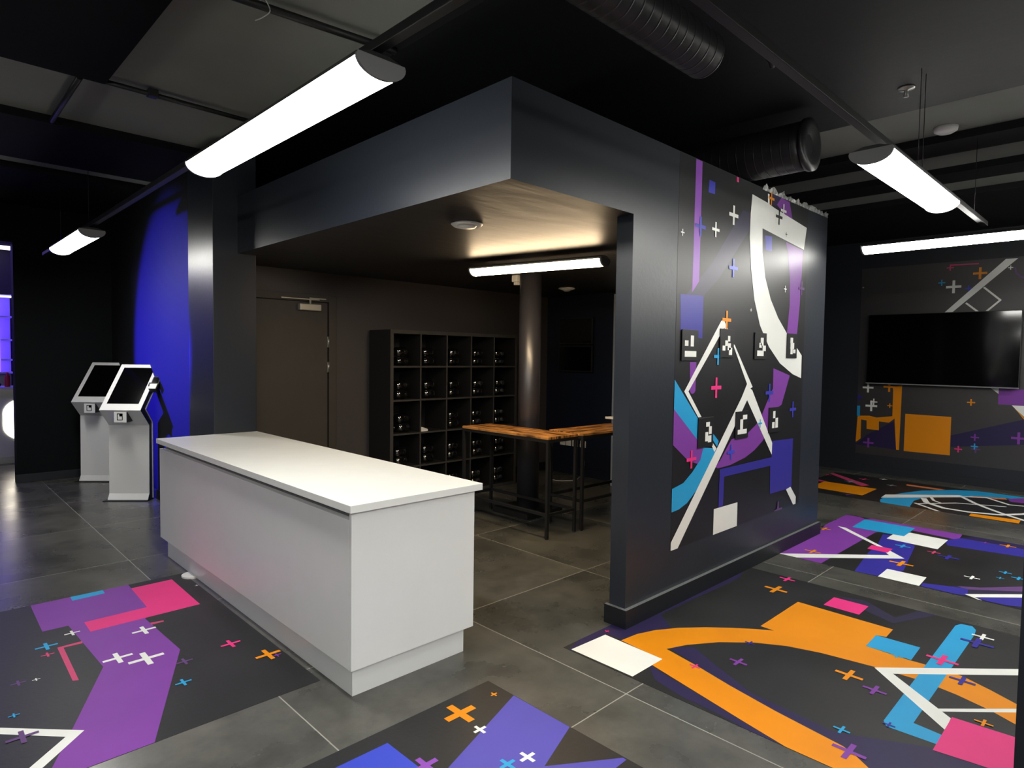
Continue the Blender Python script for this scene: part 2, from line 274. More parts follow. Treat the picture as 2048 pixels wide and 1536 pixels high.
# ---------------------------------------------------------------- artwork outlines, in metres on the floor (x, y) and on the walls
ART = {
 'g1': ([-0.62, 1.46, 2.81, 4.87], [
  ('purple', [[0.5746,4.87],[1.1112,4.87],[1.0965,4.3631],[1.0403,4.1775],[1.0655,3.6163],[0.7283,2.81],[0.4672,2.81],[0.3881,2.8754],[0.5085,3.1554],[0.7229,3.6728],[0.6896,4.3656],[0.5675,4.3694]]),
  ('pink', [[1.1086,4.7828],[1.3606,4.7859],[1.3544,4.193],[0.7649,4.1886],[0.7654,4.3584],[1.0965,4.3631]]),
  ('cyan', [[0.7813,4.87],[0.9624,4.87],[0.9597,4.797],[0.7797,4.7885]]),
  ('rose', [[0.5929,4.0768],[0.706,4.0805],[0.7019,4.0488],[0.6174,4.0543],[0.607,3.6013],[0.584,3.6119]]),
  ('rose', [[1.0452,4.0933],[1.1124,4.0794],[1.1096,4.0597],[1.0422,4.0585]]),
  ('white', [[0.1354,3.5092],[0.286,3.3609],[0.539,3.101],[0.3625,2.9125],[0.3262,2.9464],[0.4733,3.0988],[0.2806,3.3034],[0.1331,3.4598]]),
  ('white', [[0.732,3.7176],[0.7881,3.7176],[0.7881,3.6615],[0.8109,3.6615],[0.8109,3.7176],[0.8671,3.7176],[0.8671,3.7405],[0.8109,3.7405],[0.8109,3.7966],[0.7881,3.7966],[0.7881,3.7405],[0.732,3.7405]]),
  ('white', [[0.8233,3.6101],[0.8917,3.6101],[0.8917,3.5417],[0.9195,3.5417],[0.9195,3.6101],[0.9879,3.6101],[0.9879,3.6379],[0.9195,3.6379],[0.9195,3.7062],[0.8917,3.7062],[0.8917,3.6379],[0.8233,3.6379]]),
  ('white', [[0.9303,3.9952],[0.9806,3.9952],[0.9806,3.945],[1.001,3.945],[1.001,3.9952],[1.0513,3.9952],[1.0513,4.0157],[1.001,4.0157],[1.001,4.0659],[0.9806,4.0659],[0.9806,4.0157],[0.9303,4.0157]]),
  ('white', [[0.6489,4.2282],[0.6798,4.2282],[0.6798,4.1973],[0.6924,4.1973],[0.6924,4.2282],[0.7233,4.2282],[0.7233,4.2407],[0.6924,4.2407],[0.6924,4.2716],[0.6798,4.2716],[0.6798,4.2407],[0.6489,4.2407]]),
  ('cyan', [[0.5035,4.1231],[0.545,4.1231],[0.545,4.0816],[0.5619,4.0816],[0.5619,4.1231],[0.6034,4.1231],[0.6034,4.14],[0.5619,4.14],[0.5619,4.1815],[0.545,4.1815],[0.545,4.14],[0.5035,4.14]]),
  ('rose', [[0.5125,4.0085],[0.5369,4.0085],[0.5369,3.9841],[0.5468,3.9841],[0.5468,4.0085],[0.5712,4.0085],[0.5712,4.0184],[0.5468,4.0184],[0.5468,4.0427],[0.5369,4.0427],[0.5369,4.0184],[0.5125,4.0184]]),
  ('mauve', [[0.3611,3.7533],[0.3862,3.7533],[0.3862,3.7282],[0.3964,3.7282],[0.3964,3.7533],[0.4215,3.7533],[0.4215,3.7635],[0.3964,3.7635],[0.3964,3.7886],[0.3862,3.7886],[0.3862,3.7635],[0.3611,3.7635]]),
  ('white', [[0.4422,3.7401],[0.4558,3.7401],[0.4558,3.7266],[0.4613,3.7266],[0.4613,3.7401],[0.4748,3.7401],[0.4748,3.7456],[0.4613,3.7456],[0.4613,3.7591],[0.4558,3.7591],[0.4558,3.7456],[0.4422,3.7456]]),
  ('mauve', [[1.0,3.4485],[1.0322,3.4485],[1.0322,3.4163],[1.0453,3.4163],[1.0453,3.4485],[1.0775,3.4485],[1.0775,3.4616],[1.0453,3.4616],[1.0453,3.4938],[1.0322,3.4938],[1.0322,3.4616],[1.0,3.4616]]),
  ('cyan', [[0.9307,3.2304],[0.9608,3.2304],[0.9608,3.2002],[0.9731,3.2002],[0.9731,3.2304],[1.0032,3.2304],[1.0032,3.2426],[0.9731,3.2426],[0.9731,3.2727],[0.9608,3.2727],[0.9608,3.2426],[0.9307,3.2426]]),
  ('pink', [[1.2356,3.4914],[1.2788,3.4914],[1.2788,3.4482],[1.2964,3.4482],[1.2964,3.4914],[1.3395,3.4914],[1.3395,3.509],[1.2964,3.509],[1.2964,3.5521],[1.2788,3.5521],[1.2788,3.509],[1.2356,3.509]]),
  ('orange', [[1.3193,3.2296],[1.3734,3.2296],[1.3734,3.1756],[1.3954,3.1756],[1.3954,3.2296],[1.4495,3.2296],[1.4495,3.2516],[1.3954,3.2516],[1.3954,3.3057],[1.3734,3.3057],[1.3734,3.2516],[1.3193,3.2516]]),
  ('purple', [[1.3922,3.1983],[1.4113,3.1983],[1.4113,3.1793],[1.419,3.1793],[1.419,3.1983],[1.4381,3.1983],[1.4381,3.2061],[1.419,3.2061],[1.419,3.2251],[1.4113,3.2251],[1.4113,3.2061],[1.3922,3.2061]]),
  ('cyan', [[0.3199,3.4284],[0.3367,3.4284],[0.3367,3.4116],[0.3435,3.4116],[0.3435,3.4284],[0.3603,3.4284],[0.3603,3.4352],[0.3435,3.4352],[0.3435,3.452],[0.3367,3.452],[0.3367,3.4352],[0.3199,3.4352]]),
  ('mauve', [[0.2898,3.2063],[0.3353,3.2063],[0.3353,3.1607],[0.3539,3.1607],[0.3539,3.2063],[0.3994,3.2063],[0.3994,3.2248],[0.3539,3.2248],[0.3539,3.2704],[0.3353,3.2704],[0.3353,3.2248],[0.2898,3.2248]]),
  ('white', [[1.435,4.5413],[1.445,4.5413],[1.445,4.5312],[1.4491,4.5312],[1.4491,4.5413],[1.4591,4.5413],[1.4591,4.5453],[1.4491,4.5453],[1.4491,4.5553],[1.445,4.5553],[1.445,4.5453],[1.435,4.5453]]),
 ]),
 'g2': ([0.0, 2.06, 0.2, 2.25], [
  ('violet', [[2.0572,2.0677],[2.0566,1.7207],[1.7838,1.6169],[1.7192,1.5881],[1.4411,1.8352],[1.5137,1.8695]]),
  ('blue2', [[1.4205,2.1603],[1.424,1.9422],[1.4187,1.8694],[1.1086,2.1597],[1.1921,2.1632]]),
  ('violet', [[1.7838,1.6169],[2.0526,1.4377],[2.0519,1.4208],[1.8192,1.4161],[1.6402,1.5966]]),
  ('orange', [[1.6983,2.1054],[1.76,2.1054],[1.76,2.0437],[1.795,2.0437],[1.795,2.1054],[1.8568,2.1054],[1.8568,2.1404],[1.795,2.1404],[1.795,2.2021],[1.76,2.2021],[1.76,2.1404],[1.6983,2.1404]]),
  ('white', [[1.7284,1.9637],[1.7534,1.9637],[1.7534,1.9386],[1.7676,1.9386],[1.7676,1.9637],[1.7926,1.9637],[1.7926,1.9779],[1.7676,1.9779],[1.7676,2.0029],[1.7534,2.0029],[1.7534,1.9779],[1.7284,1.9779]]),
  ('white', [[1.7388,1.6936],[1.7679,1.6936],[1.7679,1.6645],[1.7844,1.6645],[1.7844,1.6936],[1.8135,1.6936],[1.8135,1.7101],[1.7844,1.7101],[1.7844,1.7392],[1.7679,1.7392],[1.7679,1.7101],[1.7388,1.7101]]),
  ('cyan', [[1.6501,1.7162],[1.6789,1.7162],[1.6789,1.6874],[1.6952,1.6874],[1.6952,1.7162],[1.724,1.7162],[1.724,1.7325],[1.6952,1.7325],[1.6952,1.7613],[1.6789,1.7613],[1.6789,1.7325],[1.6501,1.7325]]),
  ('lilac', [[1.3944,1.9251],[1.4368,1.9251],[1.4368,1.8827],[1.4609,1.8827],[1.4609,1.9251],[1.5033,1.9251],[1.5033,1.9492],[1.4609,1.9492],[1.4609,1.9916],[1.4368,1.9916],[1.4368,1.9492],[1.3944,1.9492]]),
  ('orange', [[1.977,2.1333],[1.9913,2.1333],[1.9913,2.119],[1.9994,2.119],[1.9994,2.1333],[2.0137,2.1333],[2.0137,2.1414],[1.9994,2.1414],[1.9994,2.1556],[1.9913,2.1556],[1.9913,2.1414],[1.977,2.1414]]),
 ]),
 'g3': ([2.605, 4.68, 0.1, 2.235], [
  ('indigo', [[2.605,2.1791],[2.605,2.1957],[2.7328,2.235],[4.1412,2.235],[4.68,2.2024],[4.68,2.1748],[4.3867,2.0904],[3.3936,2.1175],[3.266,1.9664],[2.9298,2.0515],[2.9102,2.1803]]),
  ('indigo', [[3.0369,1.8395],[3.1395,1.7453],[2.9105,1.3132],[2.8658,0.9279],[2.9025,0.8491],[3.1919,0.3506],[3.1074,0.298],[2.6467,0.7291],[2.7799,0.8984],[2.8416,1.216],[2.9609,1.6302]]),
  ('indigo', [[2.7875,1.8066],[2.605,1.0264],[2.605,1.2005],[2.6261,1.3278],[2.6329,1.5154],[2.6737,1.6913]]),
  ('indigo2', [[4.5575,1.4642],[4.6079,1.311],[4.4395,1.0935],[4.68,1.0203],[4.68,0.9393],[4.6737,0.9266],[4.3325,1.078],[4.4005,1.2232]]),
  ('orange', [[2.9108,2.069],[3.0465,2.0555],[3.1692,2.013],[3.2961,1.9389],[3.4252,1.8335],[3.5372,1.7183],[3.6226,1.619],[3.6862,1.5313],[3.6884,1.6143],[4.2462,1.6134],[4.2329,1.0519],[4.0876,1.0488],[4.0717,1.0917],[3.8707,1.0923],[3.8601,0.8789],[3.8716,0.7575],[3.8629,0.638],[3.8008,0.5168],[3.7221,0.3857],[3.5084,0.3639],[3.5762,0.4826],[3.6261,0.6223],[3.6545,0.7695],[3.641,0.9702],[3.5942,1.2361],[3.5382,1.3976],[3.4472,1.5381],[3.3,1.6809],[3.1364,1.7855],[3.0086,1.8362],[2.9609,1.6302],[2.8976,1.4105],[2.8391,1.1623],[2.7849,0.8558],[2.7591,0.8044],[2.679,0.6989],[2.605,0.7682],[2.605,1.0202],[2.6553,1.2352],[2.7944,1.7903],[2.8833,1.7854]]),
  ('white', [[2.903,2.1748],[2.8895,1.7866],[2.6185,1.7878],[2.6175,2.1883]]),
  ('cyan', [[4.5802,0.8075],[4.6343,0.7888],[4.6462,0.734],[4.5953,0.7075],[4.5123,0.7002],[3.197,0.7004],[3.1832,0.5875],[3.0894,0.5885],[3.0783,0.7758],[3.1183,0.7974]]),
  ('cyan', [[4.0701,1.0972],[4.0772,0.8762],[3.8692,0.8705],[3.8707,1.0923]]),
  ('white', [[3.6295,0.9808],[4.2215,0.4085],[4.1351,0.3989],[3.6272,0.8932],[3.3629,0.594],[3.236,0.59]]),
  ('white', [[3.3921,0.6741],[3.7181,0.3687],[3.6768,0.364],[3.3748,0.6571]]),
  ('pink', [[4.5125,1.4779],[4.5143,1.267],[4.319,1.2643],[4.3209,1.4785]]),
  ('pink', [[3.3776,0.5926],[3.399,0.3318],[3.0733,0.294],[3.03,0.5919]]),
  ('orange', [[4.286,1.7962],[4.3499,1.7962],[4.3499,1.7322],[4.3759,1.7322],[4.3759,1.7962],[4.4399,1.7962],[4.4399,1.8222],[4.3759,1.8222],[4.3759,1.8861],[4.3499,1.8861],[4.3499,1.8222],[4.286,1.8222]]),
  ('pink', [[4.5743,1.8305],[4.6201,1.8305],[4.6201,1.7847],[4.6387,1.7847],[4.6387,1.8305],[4.68,1.8305],[4.68,1.8492],[4.6387,1.8492],[4.6387,1.895],[4.6201,1.895],[4.6201,1.8492],[4.5743,1.8492]]),
  ('purple', [[3.1115,1.4869],[3.1504,1.4869],[3.1504,1.448],[3.1662,1.448],[3.1662,1.4869],[3.2051,1.4869],[3.2051,1.5028],[3.1662,1.5028],[3.1662,1.5417],[3.1504,1.5417],[3.1504,1.5028],[3.1115,1.5028]]),
  ('pink', [[2.9143,1.6218],[2.9384,1.6218],[2.9384,1.5977],[2.9483,1.5977],[2.9483,1.6218],[2.9724,1.6218],[2.9724,1.6317],[2.9483,1.6317],[2.9483,1.6558],[2.9384,1.6558],[2.9384,1.6317],[2.9143,1.6317]]),
  ('navy', [[3.3898,1.5488],[3.4132,1.5488],[3.4132,1.5254],[3.4227,1.5254],[3.4227,1.5488],[3.4461,1.5488],[3.4461,1.5583],[3.4227,1.5583],[3.4227,1.5817],[3.4132,1.5817],[3.4132,1.5583],[3.3898,1.5583]]),
  ('orange', [[3.3783,1.0332],[3.4323,1.0332],[3.4323,0.9792],[3.4543,0.9792],[3.4543,1.0332],[3.5083,1.0332],[3.5083,1.0552],[3.4543,1.0552],[3.4543,1.1092],[3.4323,1.1092],[3.4323,1.0552],[3.3783,1.0552]]),
  ('purple', [[3.3235,0.8985],[3.3671,0.8985],[3.3671,0.8549],[3.3848,0.8549],[3.3848,0.8985],[3.4284,0.8985],[3.4284,0.9162],[3.3848,0.9162],[3.3848,0.9598],[3.3671,0.9598],[3.3671,0.9162],[3.3235,0.9162]]),
  ('cyan', [[2.8704,0.8955],[2.8985,0.8955],[2.8985,0.8674],[2.9099,0.8674],[2.9099,0.8955],[2.938,0.8955],[2.938,0.9069],[2.9099,0.9069],[2.9099,0.935],[2.8985,0.935],[2.8985,0.9069],[2.8704,0.9069]]),
  ('purple', [[2.699,0.8162],[2.7521,0.8162],[2.7521,0.763],[2.7737,0.763],[2.7737,0.8162],[2.8268,0.8162],[2.8268,0.8378],[2.7737,0.8378],[2.7737,0.8909],[2.7521,0.8909],[2.7521,0.8378],[2.699,0.8378]]),
  ('cyan', [[3.8341,0.9305],[3.8581,0.9305],[3.8581,0.9065],[3.8679,0.9065],[3.8679,0.9305],[3.8919,0.9305],[3.8919,0.9402],[3.8679,0.9402],[3.8679,0.9642],[3.8581,0.9642],[3.8581,0.9402],[3.8341,0.9402]]),
  ('pink', [[3.918,0.7424],[3.9787,0.7424],[3.9787,0.6817],[4.0034,0.6817],[4.0034,0.7424],[4.0642,0.7424],[4.0642,0.7671],[4.0034,0.7671],[4.0034,0.8278],[3.9787,0.8278],[3.9787,0.7671],[3.918,0.7671]]),
  ('white', [[4.4501,0.6508],[4.4942,0.6508],[4.4942,0.6066],[4.5122,0.6066],[4.5122,0.6508],[4.5563,0.6508],[4.5563,0.6687],[4.5122,0.6687],[4.5122,0.7128],[4.4942,0.7128],[4.4942,0.6687],[4.4501,0.6687]]),
  ('navy', [[4.3053,0.6547],[4.3696,0.6547],[4.3696,0.5903],[4.3958,0.5903],[4.3958,0.6547],[4.4602,0.6547],[4.4602,0.6809],[4.3958,0.6809],[4.3958,0.7453],[4.3696,0.7453],[4.3696,0.6809],[4.3053,0.6809]]),
  ('navy', [[3.7484,0.6227],[3.794,0.6227],[3.794,0.5771],[3.8125,0.5771],[3.8125,0.6227],[3.8581,0.6227],[3.8581,0.6412],[3.8125,0.6412],[3.8125,0.6868],[3.794,0.6868],[3.794,0.6412],[3.7484,0.6412]]),
  ('orange', [[3.3898,0.478],[3.4187,0.478],[3.4187,0.4491],[3.4305,0.4491],[3.4305,0.478],[3.4595,0.478],[3.4595,0.4898],[3.4305,0.4898],[3.4305,0.5188],[3.4187,0.5188],[3.4187,0.4898],[3.3898,0.4898]]),
  ('navy', [[3.0726,0.766],[3.0928,0.766],[3.0928,0.7458],[3.101,0.7458],[3.101,0.766],[3.1212,0.766],[3.1212,0.7742],[3.101,0.7742],[3.101,0.7945],[3.0928,0.7945],[3.0928,0.7742],[3.0726,0.7742]]),
  ('pink', [[2.9269,2.189],[2.9397,2.189],[2.9397,2.1762],[2.945,2.1762],[2.945,2.189],[2.9578,2.189],[2.9578,2.1943],[2.945,2.1943],[2.945,2.2071],[2.9397,2.2071],[2.9397,2.1943],[2.9269,2.1943]]),
 ]),
 'g4': ([5.2, 7.07, -0.1, 2.22], [
  ('purple', [[7.0593,2.22],[7.0475,2.0727],[6.9936,2.022],[7.07,1.9968],[7.07,1.2244],[6.8192,1.2095],[6.8814,1.6327],[6.5314,1.8002],[5.2,1.8089],[5.2,2.1369],[6.1212,2.1625],[6.4637,2.22]]),
  ('navy', [[6.5141,1.7331],[6.5467,1.6502],[6.3121,1.4269],[5.4908,1.3118],[5.2113,1.4166],[5.2,1.529],[5.2,1.5659],[5.7833,1.6435],[6.1257,1.6653]]),
  ('indigo', [[6.9343,1.2008],[7.07,1.1382],[7.07,0.6482],[6.9159,0.6327],[6.8875,1.2109]]),
  ('navy', [[6.7165,1.2904],[6.9158,1.2068],[6.9159,0.6327],[6.6533,0.6063],[6.5506,1.2388]]),
  ('white', [[6.7682,1.5744],[6.7475,1.2731],[6.3457,1.2694],[6.3798,1.6662],[6.5756,1.6679]]),
  ('cyan', [[6.9887,2.0263],[6.9891,1.5841],[6.5843,1.5796],[6.5694,2.0125]]),
  ('white', [[5.2,2.1322],[5.203,2.1394],[5.8501,1.4957],[5.8353,1.3889],[5.2,1.997]]),
  ('white', [[6.4946,2.1197],[6.4913,2.0461],[6.0721,1.6165],[5.8353,1.3889],[5.8092,1.4803],[6.0313,1.6291],[6.3437,1.966]]),
  ('pink', [[6.051,1.6928],[6.0606,1.5328],[5.9064,1.5337],[5.906,1.6844]]),
  ('white', [[5.2,1.4052],[5.4454,1.4095],[5.4477,1.1501],[5.2,1.1411]]),
  ('navy', [[5.2877,1.1392],[5.4038,0.8862],[5.2383,0.8642],[5.2078,0.9224],[5.2041,1.1317]]),
  ('mauve', [[5.3963,0.9579],[5.495,0.8295],[5.8721,0.5277],[5.7123,0.5117],[5.4923,0.7581],[5.3801,0.882]]),
  ('indigo2', [[5.3801,0.882],[5.4923,0.7581],[5.7123,0.5117],[5.6205,0.5024],[5.273,0.8633]]),
  ('navy', [[5.2665,0.8692],[5.5756,0.4979],[5.3075,0.471],[5.216,0.651],[5.2101,0.7563]]),
  ('white', [[5.2,0.7995],[5.2534,0.881],[5.6568,0.5061],[5.5756,0.4979],[5.2352,0.8219],[5.2,0.7756]]),
  ('orange', [[5.4037,1.9597],[5.4565,1.9597],[5.4565,1.907],[5.4779,1.907],[5.4779,1.9597],[5.5306,1.9597],[5.5306,1.9811],[5.4779,1.9811],[5.4779,2.0338],[5.4565,2.0338],[5.4565,1.9811],[5.4037,1.9811]]),
  ('orange', [[6.2349,2.1585],[6.2835,2.1585],[6.2835,2.1099],[6.3032,2.1099],[6.3032,2.1585],[6.3518,2.1585],[6.3518,2.1783],[6.3032,2.1783],[6.3032,2.22],[6.2835,2.22],[6.2835,2.1783],[6.2349,2.1783]]),
  ('cyan', [[6.1582,1.4877],[6.2067,1.4877],[6.2067,1.4392],[6.2264,1.4392],[6.2264,1.4877],[6.2748,1.4877],[6.2748,1.5074],[6.2264,1.5074],[6.2264,1.5558],[6.2067,1.5558],[6.2067,1.5074],[6.1582,1.5074]]),
  ('orange', [[5.5874,1.3573],[5.657,1.3573],[5.657,1.2878],[5.6852,1.2878],[5.6852,1.3573],[5.7548,1.3573],[5.7548,1.3856],[5.6852,1.3856],[5.6852,1.4551],[5.657,1.4551],[5.657,1.3856],[5.5874,1.3856]]),
  ('rose', [[6.166,1.2603],[6.2057,1.2603],[6.2057,1.2206],[6.2218,1.2206],[6.2218,1.2603],[6.2615,1.2603],[6.2615,1.2764],[6.2218,1.2764],[6.2218,1.3161],[6.2057,1.3161],[6.2057,1.2764],[6.166,1.2764]]),
  ('navy', [[6.0728,1.1403],[6.1343,1.1403],[6.1343,1.0788],[6.1592,1.0788],[6.1592,1.1403],[6.2207,1.1403],[6.2207,1.1653],[6.1592,1.1653],[6.1592,1.2267],[6.1343,1.2267],[6.1343,1.1653],[6.0728,1.1653]]),
  ('white', [[5.6495,0.9083],[5.6905,0.9083],[5.6905,0.8673],[5.7072,0.8673],[5.7072,0.9083],[5.7482,0.9083],[5.7482,0.9249],[5.7072,0.9249],[5.7072,0.9659],[5.6905,0.9659],[5.6905,0.9249],[5.6495,0.9249]]),
  ('cyan', [[5.9859,0.7571],[6.0187,0.7571],[6.0187,0.7244],[6.032,0.7244],[6.032,0.7571],[6.0647,0.7571],[6.0647,0.7705],[6.032,0.7705],[6.032,0.8032],[6.0187,0.8032],[6.0187,0.7705],[5.9859,0.7705]]),
  ('cyan', [[5.821,0.7658],[5.8416,0.7658],[5.8416,0.7453],[5.8499,0.7453],[5.8499,0.7658],[5.8705,0.7658],[5.8705,0.7742],[5.8499,0.7742],[5.8499,0.7948],[5.8416,0.7948],[5.8416,0.7742],[5.821,0.7742]]),
  ('cyan', [[5.8931,0.6651],[5.9305,0.6651],[5.9305,0.6277],[5.9457,0.6277],[5.9457,0.6651],[5.983,0.6651],[5.983,0.6803],[5.9457,0.6803],[5.9457,0.7176],[5.9305,0.7176],[5.9305,0.6803],[5.8931,0.6803]]),
  ('orange', [[6.866,0.859],[6.9136,0.859],[6.9136,0.8114],[6.9329,0.8114],[6.9329,0.859],[6.9805,0.859],[6.9805,0.8783],[6.9329,0.8783],[6.9329,0.9259],[6.9136,0.9259],[6.9136,0.8783],[6.866,0.8783]]),
  ('purple', [[6.8691,1.0205],[6.8955,1.0205],[6.8955,0.9942],[6.9062,0.9942],[6.9062,1.0205],[6.9325,1.0205],[6.9325,1.0312],[6.9062,1.0312],[6.9062,1.0575],[6.8955,1.0575],[6.8955,1.0312],[6.8691,1.0312]]),
 ]),
 'g5': ([7.98, 9.62, -0.3, 3.2], [
  ('cyan', [[7.98,2.1626],[8.1328,2.2062],[8.3686,2.2164],[8.7086,2.1474],[9.101,2.0162],[9.5006,1.7318],[9.62,1.5288],[9.62,0.9045],[9.4654,0.889],[9.3598,1.2756],[9.0589,1.6486],[8.6492,1.888],[8.3654,1.9223],[8.0438,1.8821],[7.98,1.8653]]),
  ('rose', [[9.5467,3.2],[8.9594,2.5625],[8.8216,2.6086],[9.4334,3.2]]),
  ('rose', [[8.7669,3.2],[8.8708,3.2],[8.8255,3.047],[8.7403,3.0325],[8.7271,3.1852]]),
  ('orange', [[8.3381,3.0409],[8.4593,3.0397],[8.7853,3.0484],[8.7742,2.4209],[8.2152,2.4187],[8.2563,3.0105]]),
  ('peach', [[9.4238,2.2502],[9.4135,1.8258],[9.2999,1.8747],[9.3203,2.2346]]),
  ('purple', [[9.3498,1.1981],[9.62,1.0203],[9.62,0.9045],[9.2576,0.8681],[9.169,1.1454]]),
  ('peach', [[9.1941,1.55],[9.3752,1.2191],[9.2903,1.1901],[9.1256,1.4774]]),
  ('white', [[8.2498,2.2322],[8.4858,2.2483],[9.1539,1.6291],[9.0572,1.5624],[8.2865,2.2006]]),
  ('white', [[9.1343,1.6087],[8.7623,1.39],[8.7395,1.4288],[9.1115,1.6475]]),
  ('white', [[8.7868,1.4064],[8.5735,1.2461],[8.5465,1.2821],[8.7598,1.4424]]),
  ('white', [[8.5957,1.2638],[8.4061,1.1023],[8.3769,1.1366],[8.5665,1.2981]]),
  ('white', [[8.4273,1.1223],[8.197,0.8832],[8.1646,0.9144],[8.3949,1.1535]]),
  ('white', [[8.2164,0.9073],[8.0964,0.7265],[8.0589,0.7514],[8.1789,0.9322]]),
  ('white', [[8.6208,1.8531],[8.3606,1.7638],[8.3411,1.8206],[8.6013,1.9098]]),
  ('white', [[8.4023,1.792],[8.2058,1.5657],[8.1605,1.605],[8.357,1.8313]]),
  ('white', [[8.2257,1.6157],[8.2149,1.3541],[8.155,1.3566],[8.1657,1.6181]]),
  ('white', [[8.2066,1.4014],[8.3229,1.1173],[8.2674,1.0945],[8.1511,1.3787]]),
  ('white', [[8.2915,1.1574],[8.5595,0.9621],[8.5242,0.9136],[8.2562,1.1089]]),
  ('white', [[8.5219,0.9831],[8.8588,0.8462],[8.8362,0.7906],[8.4994,0.9275]]),
  ('white', [[8.2493,1.8737],[7.98,1.5847],[7.98,1.636],[8.2237,1.8976]]),
  ('white', [[8.2062,1.8773],[8.6115,1.5676],[8.5932,1.5437],[8.188,1.8535]]),
  ('white', [[8.6045,1.5759],[8.8257,1.1404],[8.799,1.1268],[8.5778,1.5623]]),
  ('white', [[9.0514,1.6309],[9.2538,1.3904],[9.2232,1.3647],[9.0208,1.6051]]),
  ('white', [[9.2533,1.3804],[8.9622,1.1058],[8.9347,1.1349],[9.2258,1.4095]]),
  ('white', [[8.9719,1.1467],[9.0815,0.8436],[9.0439,0.83],[8.9343,1.1331]]),
  ('white', [[8.7321,1.8171],[8.5424,1.7493],[8.5323,1.7775],[8.722,1.8454]]),
  ('white', [[8.5627,1.7618],[8.4695,1.6723],[8.4488,1.6939],[8.5419,1.7835]]),
  ('orange', [[7.98,1.3336],[8.1188,1.34],[8.1644,0.9312],[7.98,0.9246]]),
  ('rose', [[9.2794,2.7254],[9.3369,2.7254],[9.3369,2.6679],[9.3603,2.6679],[9.3603,2.7254],[9.4178,2.7254],[9.4178,2.7488],[9.3603,2.7488],[9.3603,2.8063],[9.3369,2.8063],[9.3369,2.7488],[9.2794,2.7488]]),
  ('white', [[9.5085,2.5535],[9.548,2.5535],[9.548,2.5139],[9.5641,2.5139],[9.5641,2.5535],[9.6037,2.5535],[9.6037,2.5695],[9.5641,2.5695],[9.5641,2.6091],[9.548,2.6091],[9.548,2.5695],[9.5085,2.5695]]),
  ('grey', [[9.1032,2.3505],[9.151,2.3505],[9.151,2.3028],[9.1705,2.3028],[9.1705,2.3505],[9.2183,2.3505],[9.2183,2.37],[9.1705,2.37],[9.1705,2.4178],[9.151,2.4178],[9.151,2.37],[9.1032,2.37]]),
  ('cyan', [[9.6194,2.1035],[9.62,2.1035],[9.62,2.1285],[9.6194,2.1285]]),
  ('grey', [[8.9347,2.7881],[8.9996,2.7881],[8.9996,2.7232],[9.026,2.7232],[9.026,2.7881],[9.0909,2.7881],[9.0909,2.8145],[9.026,2.8145],[9.026,2.8794],[8.9996,2.8794],[8.9996,2.8145],[8.9347,2.8145]]),
  ('rose', [[9.2258,3.2],[9.2258,3.1828],[9.2788,3.1828],[9.2788,3.1298],[9.3003,3.1298],[9.3003,3.1828],[9.3533,3.1828],[9.3533,3.2]]),
  ('mauve', [[8.055,2.5346],[8.1084,2.5346],[8.1084,2.4812],[8.1301,2.4812],[8.1301,2.5346],[8.1835,2.5346],[8.1835,2.5563],[8.1301,2.5563],[8.1301,2.6097],[8.1084,2.6097],[8.1084,2.5563],[8.055,2.5563]]),
 ]),
 'mural': ([3.553, 5.62, 0.36, 2.895], [
  ('indigo2', [[4.422,2.6795],[4.5239,2.6768],[4.5322,2.5519],[4.0998,2.1632],[3.8947,2.0221],[3.6731,2.0169],[3.9929,2.2515]]),
  ('lilac', [[3.749,2.895],[3.83,2.895],[3.8252,2.1129],[3.7407,2.0317]]),
  ('navy2', [[3.9254,2.7968],[4.0048,2.7946],[4.0043,2.7164],[3.9179,2.7123]]),
  ('pink', [[4.3097,2.895],[4.3403,2.895],[4.3424,2.8617],[4.3119,2.8608]]),
  ('purple', [[5.1815,2.5527],[5.5303,2.5307],[5.519,2.2994],[5.5,2.0674],[5.4631,1.8196],[5.2579,1.82],[5.2938,2.0537],[5.2758,2.2761],[5.2233,2.4774]]),
  ('navy', [[3.5957,2.0109],[3.8875,2.0215],[3.8859,1.7351],[3.8258,1.7394],[3.8192,1.7755],[3.6069,1.7794]]),
  ('navy2', [[4.7936,2.5517],[4.9166,2.5593],[4.9249,2.4476],[4.8081,2.44]]),
  ('indigo', [[4.8984,2.8928],[5.1018,2.8922],[5.0053,2.8065],[4.9051,2.8032]]),
  ('purple', [[5.0676,2.886],[5.2272,2.8771],[5.2919,2.7527],[5.1116,2.7673],[4.9875,2.8176]]),
  ('purple', [[3.7338,1.578],[3.8153,1.5782],[3.8134,1.3877],[3.7977,1.3712],[3.7745,1.367],[3.7557,1.3725],[3.7436,1.3837]]),
  ('purple', [[5.0167,1.5328],[5.341,1.4709],[5.1961,1.2334],[5.144,1.2208],[5.0646,1.1213],[4.859,0.9615],[4.7197,0.9027],[4.5697,0.8617],[4.3404,0.8317],[4.1509,0.8268],[4.1106,0.8443],[4.1744,0.8761],[4.343,1.0182],[4.588,1.0395],[4.7376,1.0987],[4.8284,1.164],[4.9496,1.3021],[5.0218,1.3725]]),
  ('purple', [[3.553,1.2754],[3.8491,1.065],[3.9626,0.993],[3.9168,0.9286],[3.8703,0.89],[3.7506,0.9213],[3.553,1.0451]]),
  ('cyan', [[3.553,1.4652],[3.8541,1.1999],[3.8495,1.0588],[3.553,1.2752]]),
  ('cyan', [[4.0715,1.0788],[4.1528,1.0209],[4.1287,0.9843],[4.0607,1.0414]]),
  ('cyan', [[3.9378,0.9953],[4.1163,0.9725],[4.0823,0.886],[3.8791,0.721],[3.7414,0.6424],[3.6405,0.6159],[3.553,0.6102],[3.553,0.762],[3.6887,0.7834],[3.8013,0.8423],[3.9052,0.9173]]),
